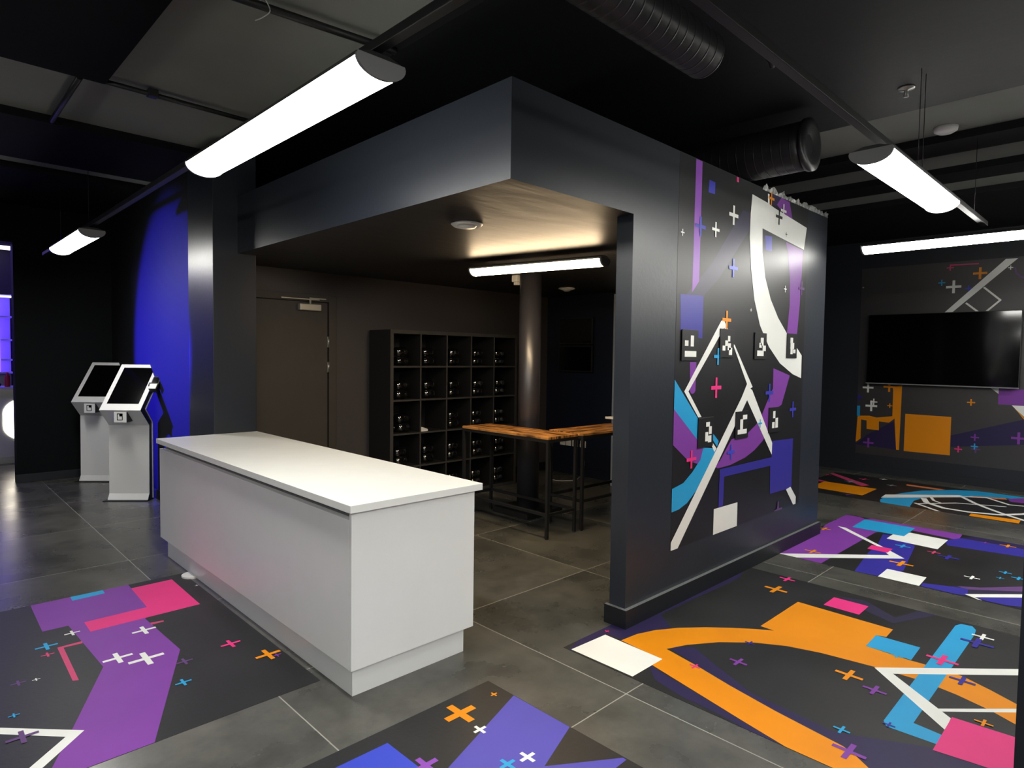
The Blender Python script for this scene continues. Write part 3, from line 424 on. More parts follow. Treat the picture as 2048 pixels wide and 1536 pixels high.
  ('white', [[4.5589,2.8184],[4.8075,2.8027],[4.9397,2.7839],[5.5921,2.7266],[5.5456,2.5357],[4.7428,2.5967],[4.7554,2.4196],[4.8166,2.232],[4.9262,2.0721],[5.0717,1.9373],[5.2392,1.8268],[5.4529,1.7117],[5.5755,1.6392],[5.5764,1.4449],[5.3961,1.4812],[5.1345,1.5725],[4.9204,1.701],[4.7472,1.8647],[4.6412,2.0515],[4.5716,2.2758],[4.5358,2.4991],[4.539,2.6727]]),
  ('navy', [[5.0263,0.9474],[5.4485,0.9352],[5.4487,0.5136],[5.0238,0.5196],[5.0137,0.7499],[4.2486,0.7562],[4.2393,0.5461],[4.1751,0.543],[4.1779,0.8171],[5.0359,0.8168]]),
  ('white', [[4.1379,1.8657],[4.1741,1.8777],[4.2541,1.7977],[4.2141,1.7897],[4.1855,1.8207],[3.7228,1.3843],[3.902,1.206],[3.8585,1.206],[3.6705,1.3858]]),
  ('white', [[4.314,1.7149],[4.3482,1.7026],[4.6555,1.3917],[4.6107,1.3791],[4.5632,1.4145]]),
  ('white', [[4.062,1.0184],[4.1215,0.9721],[4.0917,0.9492],[4.053,0.9975]]),
  ('white', [[4.563,1.4184],[4.6104,1.383],[4.651,1.3681],[5.0377,0.9317],[5.0345,0.8361],[4.5711,1.295],[4.1607,0.8841],[3.6377,0.36],[3.553,0.36],[3.553,0.4131],[4.0679,0.9131],[4.481,1.3188]]),
  ('white', [[5.4963,0.36],[5.3362,0.5134],[5.4289,0.5241],[5.5489,0.4205],[5.547,0.36]]),
  ('white', [[4.1044,0.36],[4.1068,0.5435],[4.4639,0.5383],[4.4637,0.36]]),
  ('white', [[4.8154,2.8704],[4.8444,2.8716],[4.8502,2.7936],[4.8209,2.7954]]),
  ('white', [[4.2095,2.6069],[4.2651,2.6069],[4.2651,2.5514],[4.2898,2.5514],[4.2898,2.6069],[4.3453,2.6069],[4.3453,2.6316],[4.2898,2.6316],[4.2898,2.6872],[4.2651,2.6872],[4.2651,2.6316],[4.2095,2.6316]]),
  ('white', [[3.9744,2.4716],[4.016,2.4716],[4.016,2.43],[4.0345,2.43],[4.0345,2.4716],[4.076,2.4716],[4.076,2.4901],[4.0345,2.4901],[4.0345,2.5317],[4.016,2.5317],[4.016,2.4901],[3.9744,2.4901]]),
  ('white', [[3.5793,2.3969],[3.597,2.3969],[3.597,2.3792],[3.6049,2.3792],[3.6049,2.3969],[3.6226,2.3969],[3.6226,2.4048],[3.6049,2.4048],[3.6049,2.4225],[3.597,2.4225],[3.597,2.4048],[3.5793,2.4048]]),
  ('navy2', [[3.758,2.4593],[3.811,2.4593],[3.811,2.4063],[3.8346,2.4063],[3.8346,2.4593],[3.8877,2.4593],[3.8877,2.483],[3.8346,2.483],[3.8346,2.536],[3.811,2.536],[3.811,2.483],[3.758,2.483]]),
  ('blue2', [[4.2289,2.2371],[4.2829,2.2371],[4.2829,2.1831],[4.3069,2.1831],[4.3069,2.2371],[4.3608,2.2371],[4.3608,2.2611],[4.3069,2.2611],[4.3069,2.3151],[4.2829,2.3151],[4.2829,2.2611],[4.2289,2.2611]]),
  ('orange', [[4.1529,1.8656],[4.2052,1.8656],[4.2052,1.8133],[4.2285,1.8133],[4.2285,1.8656],[4.2808,1.8656],[4.2808,1.8889],[4.2285,1.8889],[4.2285,1.9412],[4.2052,1.9412],[4.2052,1.8889],[4.1529,1.8889]]),
  ('cyan', [[4.0471,1.6067],[4.0948,1.6067],[4.0948,1.5591],[4.116,1.5591],[4.116,1.6067],[4.1636,1.6067],[4.1636,1.6279],[4.116,1.6279],[4.116,1.6756],[4.0948,1.6756],[4.0948,1.6279],[4.0471,1.6279]]),
  ('pink', [[4.0207,1.3873],[4.079,1.3873],[4.079,1.329],[4.1049,1.329],[4.1049,1.3873],[4.1631,1.3873],[4.1631,1.4132],[4.1049,1.4132],[4.1049,1.4714],[4.079,1.4714],[4.079,1.4132],[4.0207,1.4132]]),
  ('navy2', [[4.8813,1.3251],[4.9405,1.3251],[4.9405,1.266],[4.9668,1.266],[4.9668,1.3251],[5.0259,1.3251],[5.0259,1.3515],[4.9668,1.3515],[4.9668,1.4106],[4.9405,1.4106],[4.9405,1.3515],[4.8813,1.3515]]),
  ('navy2', [[5.3539,1.1716],[5.4084,1.1716],[5.4084,1.1171],[5.4326,1.1171],[5.4326,1.1716],[5.4871,1.1716],[5.4871,1.1958],[5.4326,1.1958],[5.4326,1.2503],[5.4084,1.2503],[5.4084,1.1958],[5.3539,1.1958]]),
  ('white', [[5.0562,2.7788],[5.1002,2.7788],[5.1002,2.7348],[5.1198,2.7348],[5.1198,2.7788],[5.1637,2.7788],[5.1637,2.7984],[5.1198,2.7984],[5.1198,2.8424],[5.1002,2.8424],[5.1002,2.7984],[5.0562,2.7984]]),
  ('black', [[4.9672,2.7167],[5.0172,2.7167],[5.0172,2.6668],[5.0394,2.6668],[5.0394,2.7167],[5.0894,2.7167],[5.0894,2.7389],[5.0394,2.7389],[5.0394,2.7889],[5.0172,2.7889],[5.0172,2.7389],[4.9672,2.7389]]),
  ('orange', [[4.8282,2.8354],[4.8698,2.8354],[4.8698,2.7938],[4.8883,2.7938],[4.8883,2.8354],[4.9298,2.8354],[4.9298,2.8539],[4.8883,2.8539],[4.8883,2.895],[4.8698,2.895],[4.8698,2.8539],[4.8282,2.8539]]),
  ('black', [[5.1544,2.6095],[5.1698,2.6095],[5.1698,2.5941],[5.1766,2.5941],[5.1766,2.6095],[5.1919,2.6095],[5.1919,2.6163],[5.1766,2.6163],[5.1766,2.6316],[5.1698,2.6316],[5.1698,2.6163],[5.1544,2.6163]]),
  ('white', [[5.1602,2.17],[5.1817,2.17],[5.1817,2.1485],[5.1913,2.1485],[5.1913,2.17],[5.2128,2.17],[5.2128,2.1796],[5.1913,2.1796],[5.1913,2.2011],[5.1817,2.2011],[5.1817,2.1796],[5.1602,2.1796]]),
  ('white', [[4.5727,1.9665],[4.5838,1.9665],[4.5838,1.9555],[4.5887,1.9555],[4.5887,1.9665],[4.5997,1.9665],[4.5997,1.9714],[4.5887,1.9714],[4.5887,1.9825],[4.5838,1.9825],[4.5838,1.9714],[4.5727,1.9714]]),
  ('pink', [[3.7191,0.9194],[3.7692,0.9194],[3.7692,0.8692],[3.7915,0.8692],[3.7915,0.9194],[3.8417,0.9194],[3.8417,0.9417],[3.7915,0.9417],[3.7915,0.9918],[3.7692,0.9918],[3.7692,0.9417],[3.7191,0.9417]]),
  ('blue2', [[4.2798,0.9159],[4.3247,0.9159],[4.3247,0.871],[4.3447,0.871],[4.3447,0.9159],[4.3896,0.9159],[4.3896,0.9359],[4.3447,0.9359],[4.3447,0.9808],[4.3247,0.9808],[4.3247,0.9359],[4.2798,0.9359]]),
  ('cyan', [[4.7677,1.0987],[4.7946,1.0987],[4.7946,1.0718],[4.8065,1.0718],[4.8065,1.0987],[4.8334,1.0987],[4.8334,1.1106],[4.8065,1.1106],[4.8065,1.1375],[4.7946,1.1375],[4.7946,1.1106],[4.7677,1.1106]]),
  ('mauve', [[5.4611,2.1966],[5.5086,2.1966],[5.5086,2.1492],[5.5297,2.1492],[5.5297,2.1966],[5.5771,2.1966],[5.5771,2.2177],[5.5297,2.2177],[5.5297,2.2652],[5.5086,2.2652],[5.5086,2.2177],[5.4611,2.2177]]),
  ('mauve', [[5.114,0.3715],[5.1627,0.3758],[5.1757,0.4373],[5.1937,0.4346],[5.1981,0.3762],[5.2629,0.375],[5.2641,0.36],[5.239,0.36],[5.1146,0.3624]]),
 ]),
 'tv': ([-0.3, 3.06, 0.26, 2.92], [
  ('indigo', [[2.9118,0.5431],[2.5825,0.7616],[2.538,0.3677],[3.0566,0.3905]]),
  ('indigo', [[1.9125,0.6292],[1.158,0.9043],[0.7721,0.9811],[0.7583,0.631],[1.1457,0.5881],[1.9069,0.4787]]),
  ('purple', [[1.425,1.2667],[0.7842,1.2856],[0.7761,1.0826],[1.4215,1.075]]),
  ('orange', [[2.6117,1.2504],[2.4962,1.2686],[2.5031,0.3665],[2.538,0.3677],[2.5723,0.8023],[2.6405,0.7381],[2.7675,0.7462],[2.763,0.6198],[2.922,0.624],[2.9263,0.7465],[2.9988,0.7543],[2.9967,0.4797],[3.06,0.42],[3.06,0.4778],[3.0458,0.8055],[2.8918,0.8174],[2.7983,0.7976],[2.6015,0.8318],[2.6023,1.1847]]),
  ('orange', [[2.4432,0.8783],[1.9111,0.8756],[1.9089,0.3651],[2.4451,0.36]]),
  ('white', [[1.5025,1.2751],[1.4216,1.2788],[1.4227,1.2069]]),
  ('orange', [[1.2556,1.0384],[1.1207,0.884],[1.1193,0.849]]),
  ('white', [[1.2849,1.072],[0.9489,1.071],[0.9386,0.8071],[1.1402,0.9175],[1.2361,1.0161]]),
  ('white', [[1.4117,2.9033],[1.2904,2.9006],[1.9521,2.2573],[2.0362,2.2606]]),
  ('white', [[1.8143,2.3652],[1.6695,2.2334],[1.6547,2.2497],[1.7995,2.3815]]),
  ('white', [[1.6321,2.5563],[1.4519,2.3791],[1.4365,2.3948],[1.6167,2.5719]]),
  ('white', [[1.452,2.4041],[1.6103,2.2464],[1.5948,2.2308],[1.4365,2.3885]]),
  ('rose', [[1.9964,2.8873],[1.6869,2.8777],[1.6864,2.8632],[1.9957,2.8699]]),
  ('mauve', [[1.3268,2.7899],[1.3088,2.7067],[1.2625,2.6564],[1.1885,2.6321],[1.1896,2.6599],[1.2542,2.6789],[1.2948,2.7288],[1.3082,2.7882]]),
  ('cyan', [[3.0584,0.9505],[3.0182,0.9531],[3.0177,0.7939],[3.0558,0.8047]]),
  ('rose', [[1.9551,2.8378],[1.9876,2.8378],[1.9876,2.8053],[2.002,2.8053],[2.002,2.8378],[2.0345,2.8378],[2.0345,2.8523],[2.002,2.8523],[2.002,2.8848],[1.9876,2.8848],[1.9876,2.8523],[1.9551,2.8523]]),
  ('orange', [[1.5952,2.7325],[1.6564,2.7325],[1.6564,2.6712],[1.6837,2.6712],[1.6837,2.7325],[1.745,2.7325],[1.745,2.7598],[1.6837,2.7598],[1.6837,2.821],[1.6564,2.821],[1.6564,2.7598],[1.5952,2.7598]]),
  ('cyan', [[2.0424,2.6459],[2.0752,2.6459],[2.0752,2.6131],[2.0898,2.6131],[2.0898,2.6459],[2.1226,2.6459],[2.1226,2.6605],[2.0898,2.6605],[2.0898,2.6933],[2.0752,2.6933],[2.0752,2.6605],[2.0424,2.6605]]),
  ('white', [[1.8638,2.5762],[1.9326,2.5762],[1.9326,2.5074],[1.9632,2.5074],[1.9632,2.5762],[2.032,2.5762],[2.032,2.6068],[1.9632,2.6068],[1.9632,2.6756],[1.9326,2.6756],[1.9326,2.6068],[1.8638,2.6068]]),
  ('blue2', [[1.7458,2.5537],[1.7778,2.5537],[1.7778,2.5218],[1.7921,2.5218],[1.7921,2.5537],[1.824,2.5537],[1.824,2.568],[1.7921,2.568],[1.7921,2.6],[1.7778,2.6],[1.7778,2.568],[1.7458,2.568]]),
  ('white', [[1.3346,2.7859],[1.3557,2.7859],[1.3557,2.7647],[1.3651,2.7647],[1.3651,2.7859],[1.3862,2.7859],[1.3862,2.7953],[1.3651,2.7953],[1.3651,2.8164],[1.3557,2.8164],[1.3557,2.7953],[1.3346,2.7953]]),
  ('white', [[2.8527,1.2076],[2.9104,1.2076],[2.9104,1.15],[2.936,1.15],[2.936,1.2076],[2.9937,1.2076],[2.9937,1.2333],[2.936,1.2333],[2.936,1.291],[2.9104,1.291],[2.9104,1.2333],[2.8527,1.2333]]),
  ('white', [[2.7965,0.9462],[2.8585,0.9462],[2.8585,0.8843],[2.8861,0.8843],[2.8861,0.9462],[2.948,0.9462],[2.948,0.9738],[2.8861,0.9738],[2.8861,1.0358],[2.8585,1.0358],[2.8585,0.9738],[2.7965,0.9738]]),
  ('white', [[2.7967,1.0104],[2.8342,1.0104],[2.8342,0.9729],[2.8509,0.9729],[2.8509,1.0104],[2.8884,1.0104],[2.8884,1.0271],[2.8509,1.0271],[2.8509,1.0647],[2.8342,1.0647],[2.8342,1.0271],[2.7967,1.0271]]),
  ('orange', [[2.5822,1.2302],[2.6408,1.2302],[2.6408,1.1716],[2.6669,1.1716],[2.6669,1.2302],[2.7255,1.2302],[2.7255,1.2563],[2.6669,1.2563],[2.6669,1.3149],[2.6408,1.3149],[2.6408,1.2563],[2.5822,1.2563]]),
  ('orange', [[2.6054,0.9724],[2.6315,0.9724],[2.6315,0.9463],[2.6431,0.9463],[2.6431,0.9724],[2.6691,0.9724],[2.6691,0.984],[2.6431,0.984],[2.6431,1.0101],[2.6315,1.0101],[2.6315,0.984],[2.6054,0.984]]),
  ('orange', [[1.6589,1.0735],[1.695,1.0735],[1.695,1.0374],[1.7111,1.0374],[1.7111,1.0735],[1.7472,1.0735],[1.7472,1.0896],[1.7111,1.0896],[1.7111,1.1257],[1.695,1.1257],[1.695,1.0896],[1.6589,1.0896]]),
  ('purple', [[2.8249,0.4152],[2.8805,0.4152],[2.8805,0.3596],[2.9053,0.3596],[2.9053,0.4152],[2.9609,0.4152],[2.9609,0.44],[2.9053,0.44],[2.9053,0.4956],[2.8805,0.4956],[2.8805,0.44],[2.8249,0.44]]),
  ('purple', [[1.6018,0.6232],[1.6379,0.6232],[1.6379,0.5871],[1.6539,0.5871],[1.6539,0.6232],[1.69,0.6232],[1.69,0.6392],[1.6539,0.6392],[1.6539,0.6753],[1.6379,0.6753],[1.6379,0.6392],[1.6018,0.6392]]),
  ('mauve', [[1.5831,0.4688],[1.6232,0.4688],[1.6232,0.4288],[1.641,0.4288],[1.641,0.4688],[1.6811,0.4688],[1.6811,0.4867],[1.641,0.4867],[1.641,0.5267],[1.6232,0.5267],[1.6232,0.4867],[1.5831,0.4867]]),
  ('cyan', [[1.6062,0.506],[1.6383,0.506],[1.6383,0.4739],[1.6526,0.4739],[1.6526,0.506],[1.6847,0.506],[1.6847,0.5203],[1.6526,0.5203],[1.6526,0.5524],[1.6383,0.5524],[1.6383,0.5203],[1.6062,0.5203]]),
  ('pink', [[1.7763,0.451],[1.8109,0.451],[1.8109,0.4164],[1.8263,0.4164],[1.8263,0.451],[1.8609,0.451],[1.8609,0.4664],[1.8263,0.4664],[1.8263,0.501],[1.8109,0.501],[1.8109,0.4664],[1.7763,0.4664]]),
  ('purple', [[1.125,0.6511],[1.1866,0.6511],[1.1866,0.5895],[1.214,0.5895],[1.214,0.6511],[1.2756,0.6511],[1.2756,0.6786],[1.214,0.6786],[1.214,0.7402],[1.1866,0.7402],[1.1866,0.6786],[1.125,0.6786]]),
  ('navy', [[2.9932,1.0634],[3.0335,1.0634],[3.0335,1.0231],[3.0515,1.0231],[3.0515,1.0634],[3.06,1.0634],[3.06,1.0814],[3.0515,1.0814],[3.0515,1.1217],[3.0335,1.1217],[3.0335,1.0814],[2.9932,1.0814]]),
  ('white', [[3.0217,2.6524],[3.0328,2.6524],[3.0328,2.6413],[3.0377,2.6413],[3.0377,2.6524],[3.0488,2.6524],[3.0488,2.6573],[3.0377,2.6573],[3.0377,2.6684],[3.0328,2.6684],[3.0328,2.6573],[3.0217,2.6573]]),
 ]),
}
PLAQUES = [[3.719,1.687,[[-0.0684,-0.0051,-0.0257,0.0302],[0.0032,-0.0072,0.0423,0.0643],[-0.0673,-0.0755,0.077,-0.0374]]],[4.221,1.711,[[0.0088,0.0149,0.0412,0.0536],[-0.0295,-0.0182,0.0107,0.0203],[-0.0672,-0.0511,-0.0275,-0.0165],[0.0068,-0.0472,0.0529,0.002],[0.0277,-0.082,0.0742,-0.03]]],[4.759,1.703,[[-0.0024,0.0047,0.0452,0.0648],[-0.0256,-0.0127,0.0154,0.025],[0.0329,-0.0368,0.0875,0.0055],[-0.0588,-0.0756,0.0516,-0.0337]]],[5.349,1.717,[[-0.0387,0.0225,0.013,0.0677],[-0.0351,-0.0257,0.0392,0.0258],[-0.0314,-0.0684,0.013,-0.0229],[0.0205,-0.0601,0.0693,-0.0296]]],[3.954,1.099,[[-0.0005,0.0371,0.0496,0.0686],[0.0392,-0.0158,0.0771,0.0375],[-0.0083,-0.0624,0.0291,0.0006],[0.0299,-0.0722,0.0754,-0.0253]]],[4.488,1.115,[[0.008,0.0382,0.0762,0.0724],[-0.0323,-0.0334,0.0115,0.0415],[-0.0693,-0.0682,0.0745,-0.034]]],[5.051,1.119,[[-0.0305,0.0137,0.0107,0.0697],[0.0156,-0.0663,0.0644,0.0126],[-0.0447,-0.0663,-0.0002,-0.0176]]]]


# ---------------------------------------------------------------- room shell
ZC, ZB = 3.36, 3.30      # concrete ceiling, underside of the black dropped panels
sbox('floor', -4, 10.2, -4, 14, -0.12, 0.0, 'tiles')
sbox('ceiling', -4, 10.2, -4, 14, ZC, ZC+0.2, 'slab')
k = 1
for (x0, x1, y0, y1) in ((-4, 1.0, -4, 4.79), (2.06, 4.98, -4, 14), (-4, 2.06, 5.9, 7.18), (-4, 2.06, 7.6, 14), (5.84, 6.22, -4, 14), (6.84, 7.22, -4, 14), (7.82, 10.0, -4, 14)):
    sbox('trim_%d' % k, x0, x1, y0, y1, ZB, ZC, 'slab_dark' if x0 > 2 else 'slab_matt'); k += 1
# partition with the mural, the fascia over the alcove
sbox('wall_mural', 3.07, 6.07, 2.16, 2.275, 0, 2.43, 'paint')
bm = bmesh.new(); box(bm, 2.08, 6.07, 2.16, 6.06, 2.43, 2.9); box(bm, 6.07, 6.6, 2.9, 6.06, 2.43, 2.9); struct('wall_fascia', bm, ['soffit_paint', 'paint'])
f = bpy.data.objects['wall_fascia'].data
for p in f.polygons: p.material_index = 0 if p.normal.z < -0.5 else 1
sbox('wall_end', 5.96, 6.07, 2.275, 2.9, 0, 2.43, 'paint')
sbox('wall_return', 6.07, 6.7, 2.8, 2.9, 0, 2.9, 'tv_paint')
sbox('wall_alcove', 6.6, 6.7, 2.9, 6.16, 0, 2.9, 'navy_paint')
sbox('wall_back', 2.235, 6.6, 6.06, 6.2, 0, 2.9, 'alcove_paint')
sbox('wall_pier', 1.88, 2.235, 5.45, 6.06, 0, ZB, 'paint', 0.003)
sbox('wall_kiosk', 2.02, 2.15, 6.06, 9.5, 0, ZC, 'kiosk_wall_paint')
sbox('wall_left', 1.02, 2.15, 9.5, 9.7, 0, ZC, 'matt_black')
sbox('wall_lintel', -1.2, 1.02, 9.5, 9.7, 2.86, ZC, 'matt_black')
sbox('wall_far_left', -4, -1.2, 9.5, 9.7, 0, ZC, 'dark_paint')
sbox('wall_far_room', -4, 2.3, 12.95, 13.1, 0, ZC, 'alcove_paint')
sbox('wall_far_room_side', 2.15, 2.3, 9.7, 12.95, 0, ZC, 'alcove_paint')
sbox('wall_television', 10.0, 10.2, -4, 14, 0, ZC, 'tv_paint')
sbox('wall_behind', -4, 10.0, -4.1, -4, 0, ZC, 'dark_paint')
sbox('wall_outer', -4.1, -4, -4, 14, 0, ZC, 'dark_paint')
sbox('wall_far', 2.3, 10.0, 9.5, 9.7, 0, ZC, 'dark_paint')
sbox('wall_right', 2.40, 2.75, -1.2, 0.262, 0, ZC, 'dark_paint')
# skirting boards
bm = bmesh.new()
box(bm, 3.045, 6.09, 2.135, 2.16, 0, 0.112); box(bm, 3.045, 3.07, 2.16, 2.295, 0, 0.112)
o = struct('baseboard_mural', bm, ['dark_paint', 'skirting_highlight'])
for p in o.data.polygons: p.material_index = 1 if p.normal.z > 0.5 else 0  # highlight along the skirting top, painted as a lighter grey
sbox('baseboard_television', 9.98, 10.0, -4, 9.5, 0, 0.1, 'tv_paint')
sbox('baseboard_alcove', 6.58, 6.6, 2.9, 6.06, 0, 0.11, 'navy_paint', 0.003)
sbox('baseboard_back', 3.32, 6.58, 6.04, 6.06, 0, 0.11, 'dark_paint', 0.003)
sbox('baseboard_left', 1.005, 2.02, 9.482, 9.5, 0, 0.1, 'dark_paint', 0.003)
sbox('baseboard_kiosk', 2.004, 2.02, 6.06, 9.482, 0, 0.1, 'dark_paint', 0.003)

# door in the alcove
bm = bmesh.new()
box(bm, 3.222, 3.304, 6.02, 6.06, 0, 2.197, 0.003); box(bm, 2.25, 3.222, 6.02, 6.06, 2.125, 2.197, 0.003)
fr = struct('trim_door', bm, 'door')
door = sbox('door_1', 2.30, 3.212, 6.035, 6.06, 0.005, 2.118, 'door', 0.002)
bm = bmesh.new(); box(bm, 2.885, 3.115, 5.975, 6.035, 2.03, 2.095, 0.008); mesh('door_closer', bm, 'silver', door, label='silver door closer box')
bm = bmesh.new(); box(bm, 2.70, 3.10, 5.985, 6.0, 2.135, 2.147, 0.003); box(bm, 3.0, 3.17, 5.98, 6.0, 2.147, 2.158, 0.003); tube(bm, (3.0, 5.99, 2.095), (3.0, 5.99, 2.16), 0.01)
mesh('closer_arm', bm, 'silver', door)
for z in (1.72, 1.46, 0.3):
    bm = bmesh.new(); tube(bm, (3.217, 6.018, z-0.055), (3.217, 6.018, z+0.055), 0.008); box(bm, 3.205, 3.219, 6.02, 6.034, z-0.055, z+0.055)
    mesh('hinge', bm, 'steel', door, label='bright steel hinge')

# ---------------------------------------------------------------- floor and wall graphics
def graphic(name, key, label, cat, frame, base_mat, where, z0):
    base, items = ART[key]; bm = bmesh.new(); mats = [base_mat]; names = []
    def P(a, b, h):
        if frame == 'floor': return (a, b, h)
        if frame == 'y': return (a, 2.16-h, b)
        return (10.0-h, a, b)
    x0, x1, y0, y1 = base
    lo = [bm.verts.new(P(a, b, 0.0002)) for a, b in ((x0, y0), (x1, y0), (x1, y1), (x0, y1))]
    hi = [bm.verts.new(P(a, b, z0)) for a, b in ((x0, y0), (x1, y0), (x1, y1), (x0, y1))]
    bm.faces.new(hi); bm.faces.new(lo[::-1])
    for i in range(4): bm.faces.new((lo[i], lo[(i+1) % 4], hi[(i+1) % 4], hi[i]))
    bmesh.ops.recalc_face_normals(bm, faces=bm.faces)
    for n, (c, pts) in enumerate(items):
        if c not in names: names.append(c); mats.append(ink(c, where))
        h = z0+0.00012*(n+1)
        vs = [bm.verts.new(P(a, b, h)) for a, b in pts]
        for t in tessellate_polygon([[Vector((a, b, 0)) for a, b in pts]]):
            tri = [vs[i] for i in t]
            try: fa = bm.faces.new(tri)
            except ValueError: continue
            fa.material_index = names.index(c)+1; fa.normal_update()
            want = {'floor': Vector((0, 0, 1)), 'y': Vector((0, -1, 0)), 'x': Vector((-1, 0, 0))}[frame]
            if fa.normal.dot(want) < 0: fa.normal_flip()
    me = bpy.data.meshes.new(name); bm.to_mesh(me); bm.free()
    for m in mats: me.materials.append(M[m] if isinstance(m, str) else m)
    o = bpy.data.objects.new(name, me); COL.objects.link(o)
    return tag(o, label, cat)
graphic('floor_graphic', 'g1', 'black floor vinyl with big purple bent band and pink block, left of the white counter', 'floor graphic', 'floor', 'floor_vinyl', 'floor', 0.0012)
graphic('floor_graphic', 'g2', 'black floor vinyl with violet diagonal band, in front of the counter at the bottom edge', 'floor graphic', 'floor', 'floor_vinyl', 'floor', 0.0012)
graphic('floor_graphic', 'g3', 'black floor vinyl with large orange arc and white corner block, before the mural wall', 'floor graphic', 'floor', 'floor_vinyl', 'floor', 0.0012)
graphic('floor_graphic', 'g4', 'black floor vinyl with purple bands and white triangle, past the mural wall end', 'floor graphic', 'floor', 'floor_vinyl', 'floor', 0.0012)
graphic('floor_graphic', 'g5', 'black floor vinyl with cyan crescent and white looping lines, below the television', 'floor graphic', 'floor', 'floor_vinyl', 'floor', 0.0012)
graphic('wall_graphic', 'mural', 'tall printed mural with white hoop and white triangle on the partition wall', 'mural', 'y', 'wall_vinyl', 'wall', 0.001)
graphic('wall_graphic', 'tv', 'printed mural with orange square behind and around the television', 'mural', 'x', 'tv_vinyl', 'wall', 0.001)
for name_i, (cx, cz, cells) in enumerate(PLAQUES):
    lab = ['black plaque with white glyph on blue block, leftmost of upper row on mural',
           'black plaque with white stepped glyph at the tip of the white triangle',
           'black plaque with white glyph, upper row, between white triangle and white hoop',
           'black plaque with white glyph overlapping the white hoop, rightmost of upper row',
           'black plaque with white glyph beside the cyan band, leftmost of lower row',
           'black plaque with white glyph over the white triangle leg, middle of lower row',
           'black plaque with white glyph above the blue rectangle, rightmost of lower row'][name_i]
    t = thing('marker_plaque', lab, 'plaque', (cx, 2.16, cz), 0, 'black marker plaques on the mural')
    pbox('panel', t, -0.101, 0.101, -0.0105, -0.0052, -0.101, 0.101, 'black_plastic', 0.001)
    bm = bmesh.new()
    for x0, z0, x1, z1 in cells: box(bm, x0, x1, -0.0115, -0.0105, z0, z1)
    mesh('glyph', bm, ink('white', 'wall'), t, label='white block glyph')

# crumpled film along the top of the partition
random.seed(4); bm = bmesh.new(); prev = None
for i in range(60):
    x = 4.72+i*0.0228; h = 2.905+random.uniform(0.0, 0.028)+0.01*math.sin(i*0.9); yy = 2.152+random.uniform(-0.012, 0.012)
    cur = [bm.verts.new((x, 2.156, 2.885)), bm.verts.new((x, yy, h)), bm.verts.new((x, 2.20+random.uniform(-0.01, 0.02), 2.903+random.uniform(0, 0.012)))]
    if prev: bm.faces.new((prev[0], cur[0], cur[1], prev[1])); bm.faces.new((prev[1], cur[1], cur[2], prev[2]))
    prev = cur
tag(mesh('plastic_film', bm, 'tape'), 'crumpled pale plastic film along the top edge of the mural wall', 'plastic film')

# ---------------------------------------------------------------- white counter
t = thing('reception_counter', 'long white laminate reception counter on a recessed plinth', 'counter', (1.85, 4.0, 0))
def L(x): return x-1.85
def K(y): return y-4.0
pbox('plinth', t, L(1.498), L(2.172), K(2.575), K(5.36), 0, 0.14, 'plinth', 0.001)
pbox('carcass', t, L(1.492), L(2.19), K(2.556), K(5.43), 0.14, 0.84, 'white', 0.001)
pbox('grip_channel', t, L(1.505), L(2.185), K(2.556), K(5.42), 0.8405, 0.8835, 'shaded_channel', 0.001)  # recess under the worktop, its shadow put into the grey colour
pbox('front_panel', t, L(1.468), L(1.490), K(2.5565), K(5.44), 0.142, 0.842, 'white', 0.0015)
pbox('side_panel', t, L(1.468), L(2.205), K(2.534), K(2.554), 0.142, 0.884, 'white', 0.0015)
pbox('worktop', t, L(1.445), L(2.235), K(2.503), K(5.445), 0.884, 0.92, 'white_top', 0.002)

bm = bmesh.new()
pts = [(0.075*math.cos(a), 0.075*math.sin(a)) for a in [math.pi/2+math.pi*i/16 for i in range(17)]]
prism(bm, pts, 0, 0.012, 'z')
o = tag(mesh('floor_disc', bm, 'white_plastic'), 'small white half-round disc against the far end of the counter plinth', 'disc'); o.location = (1.496, 4.77, 0.0)

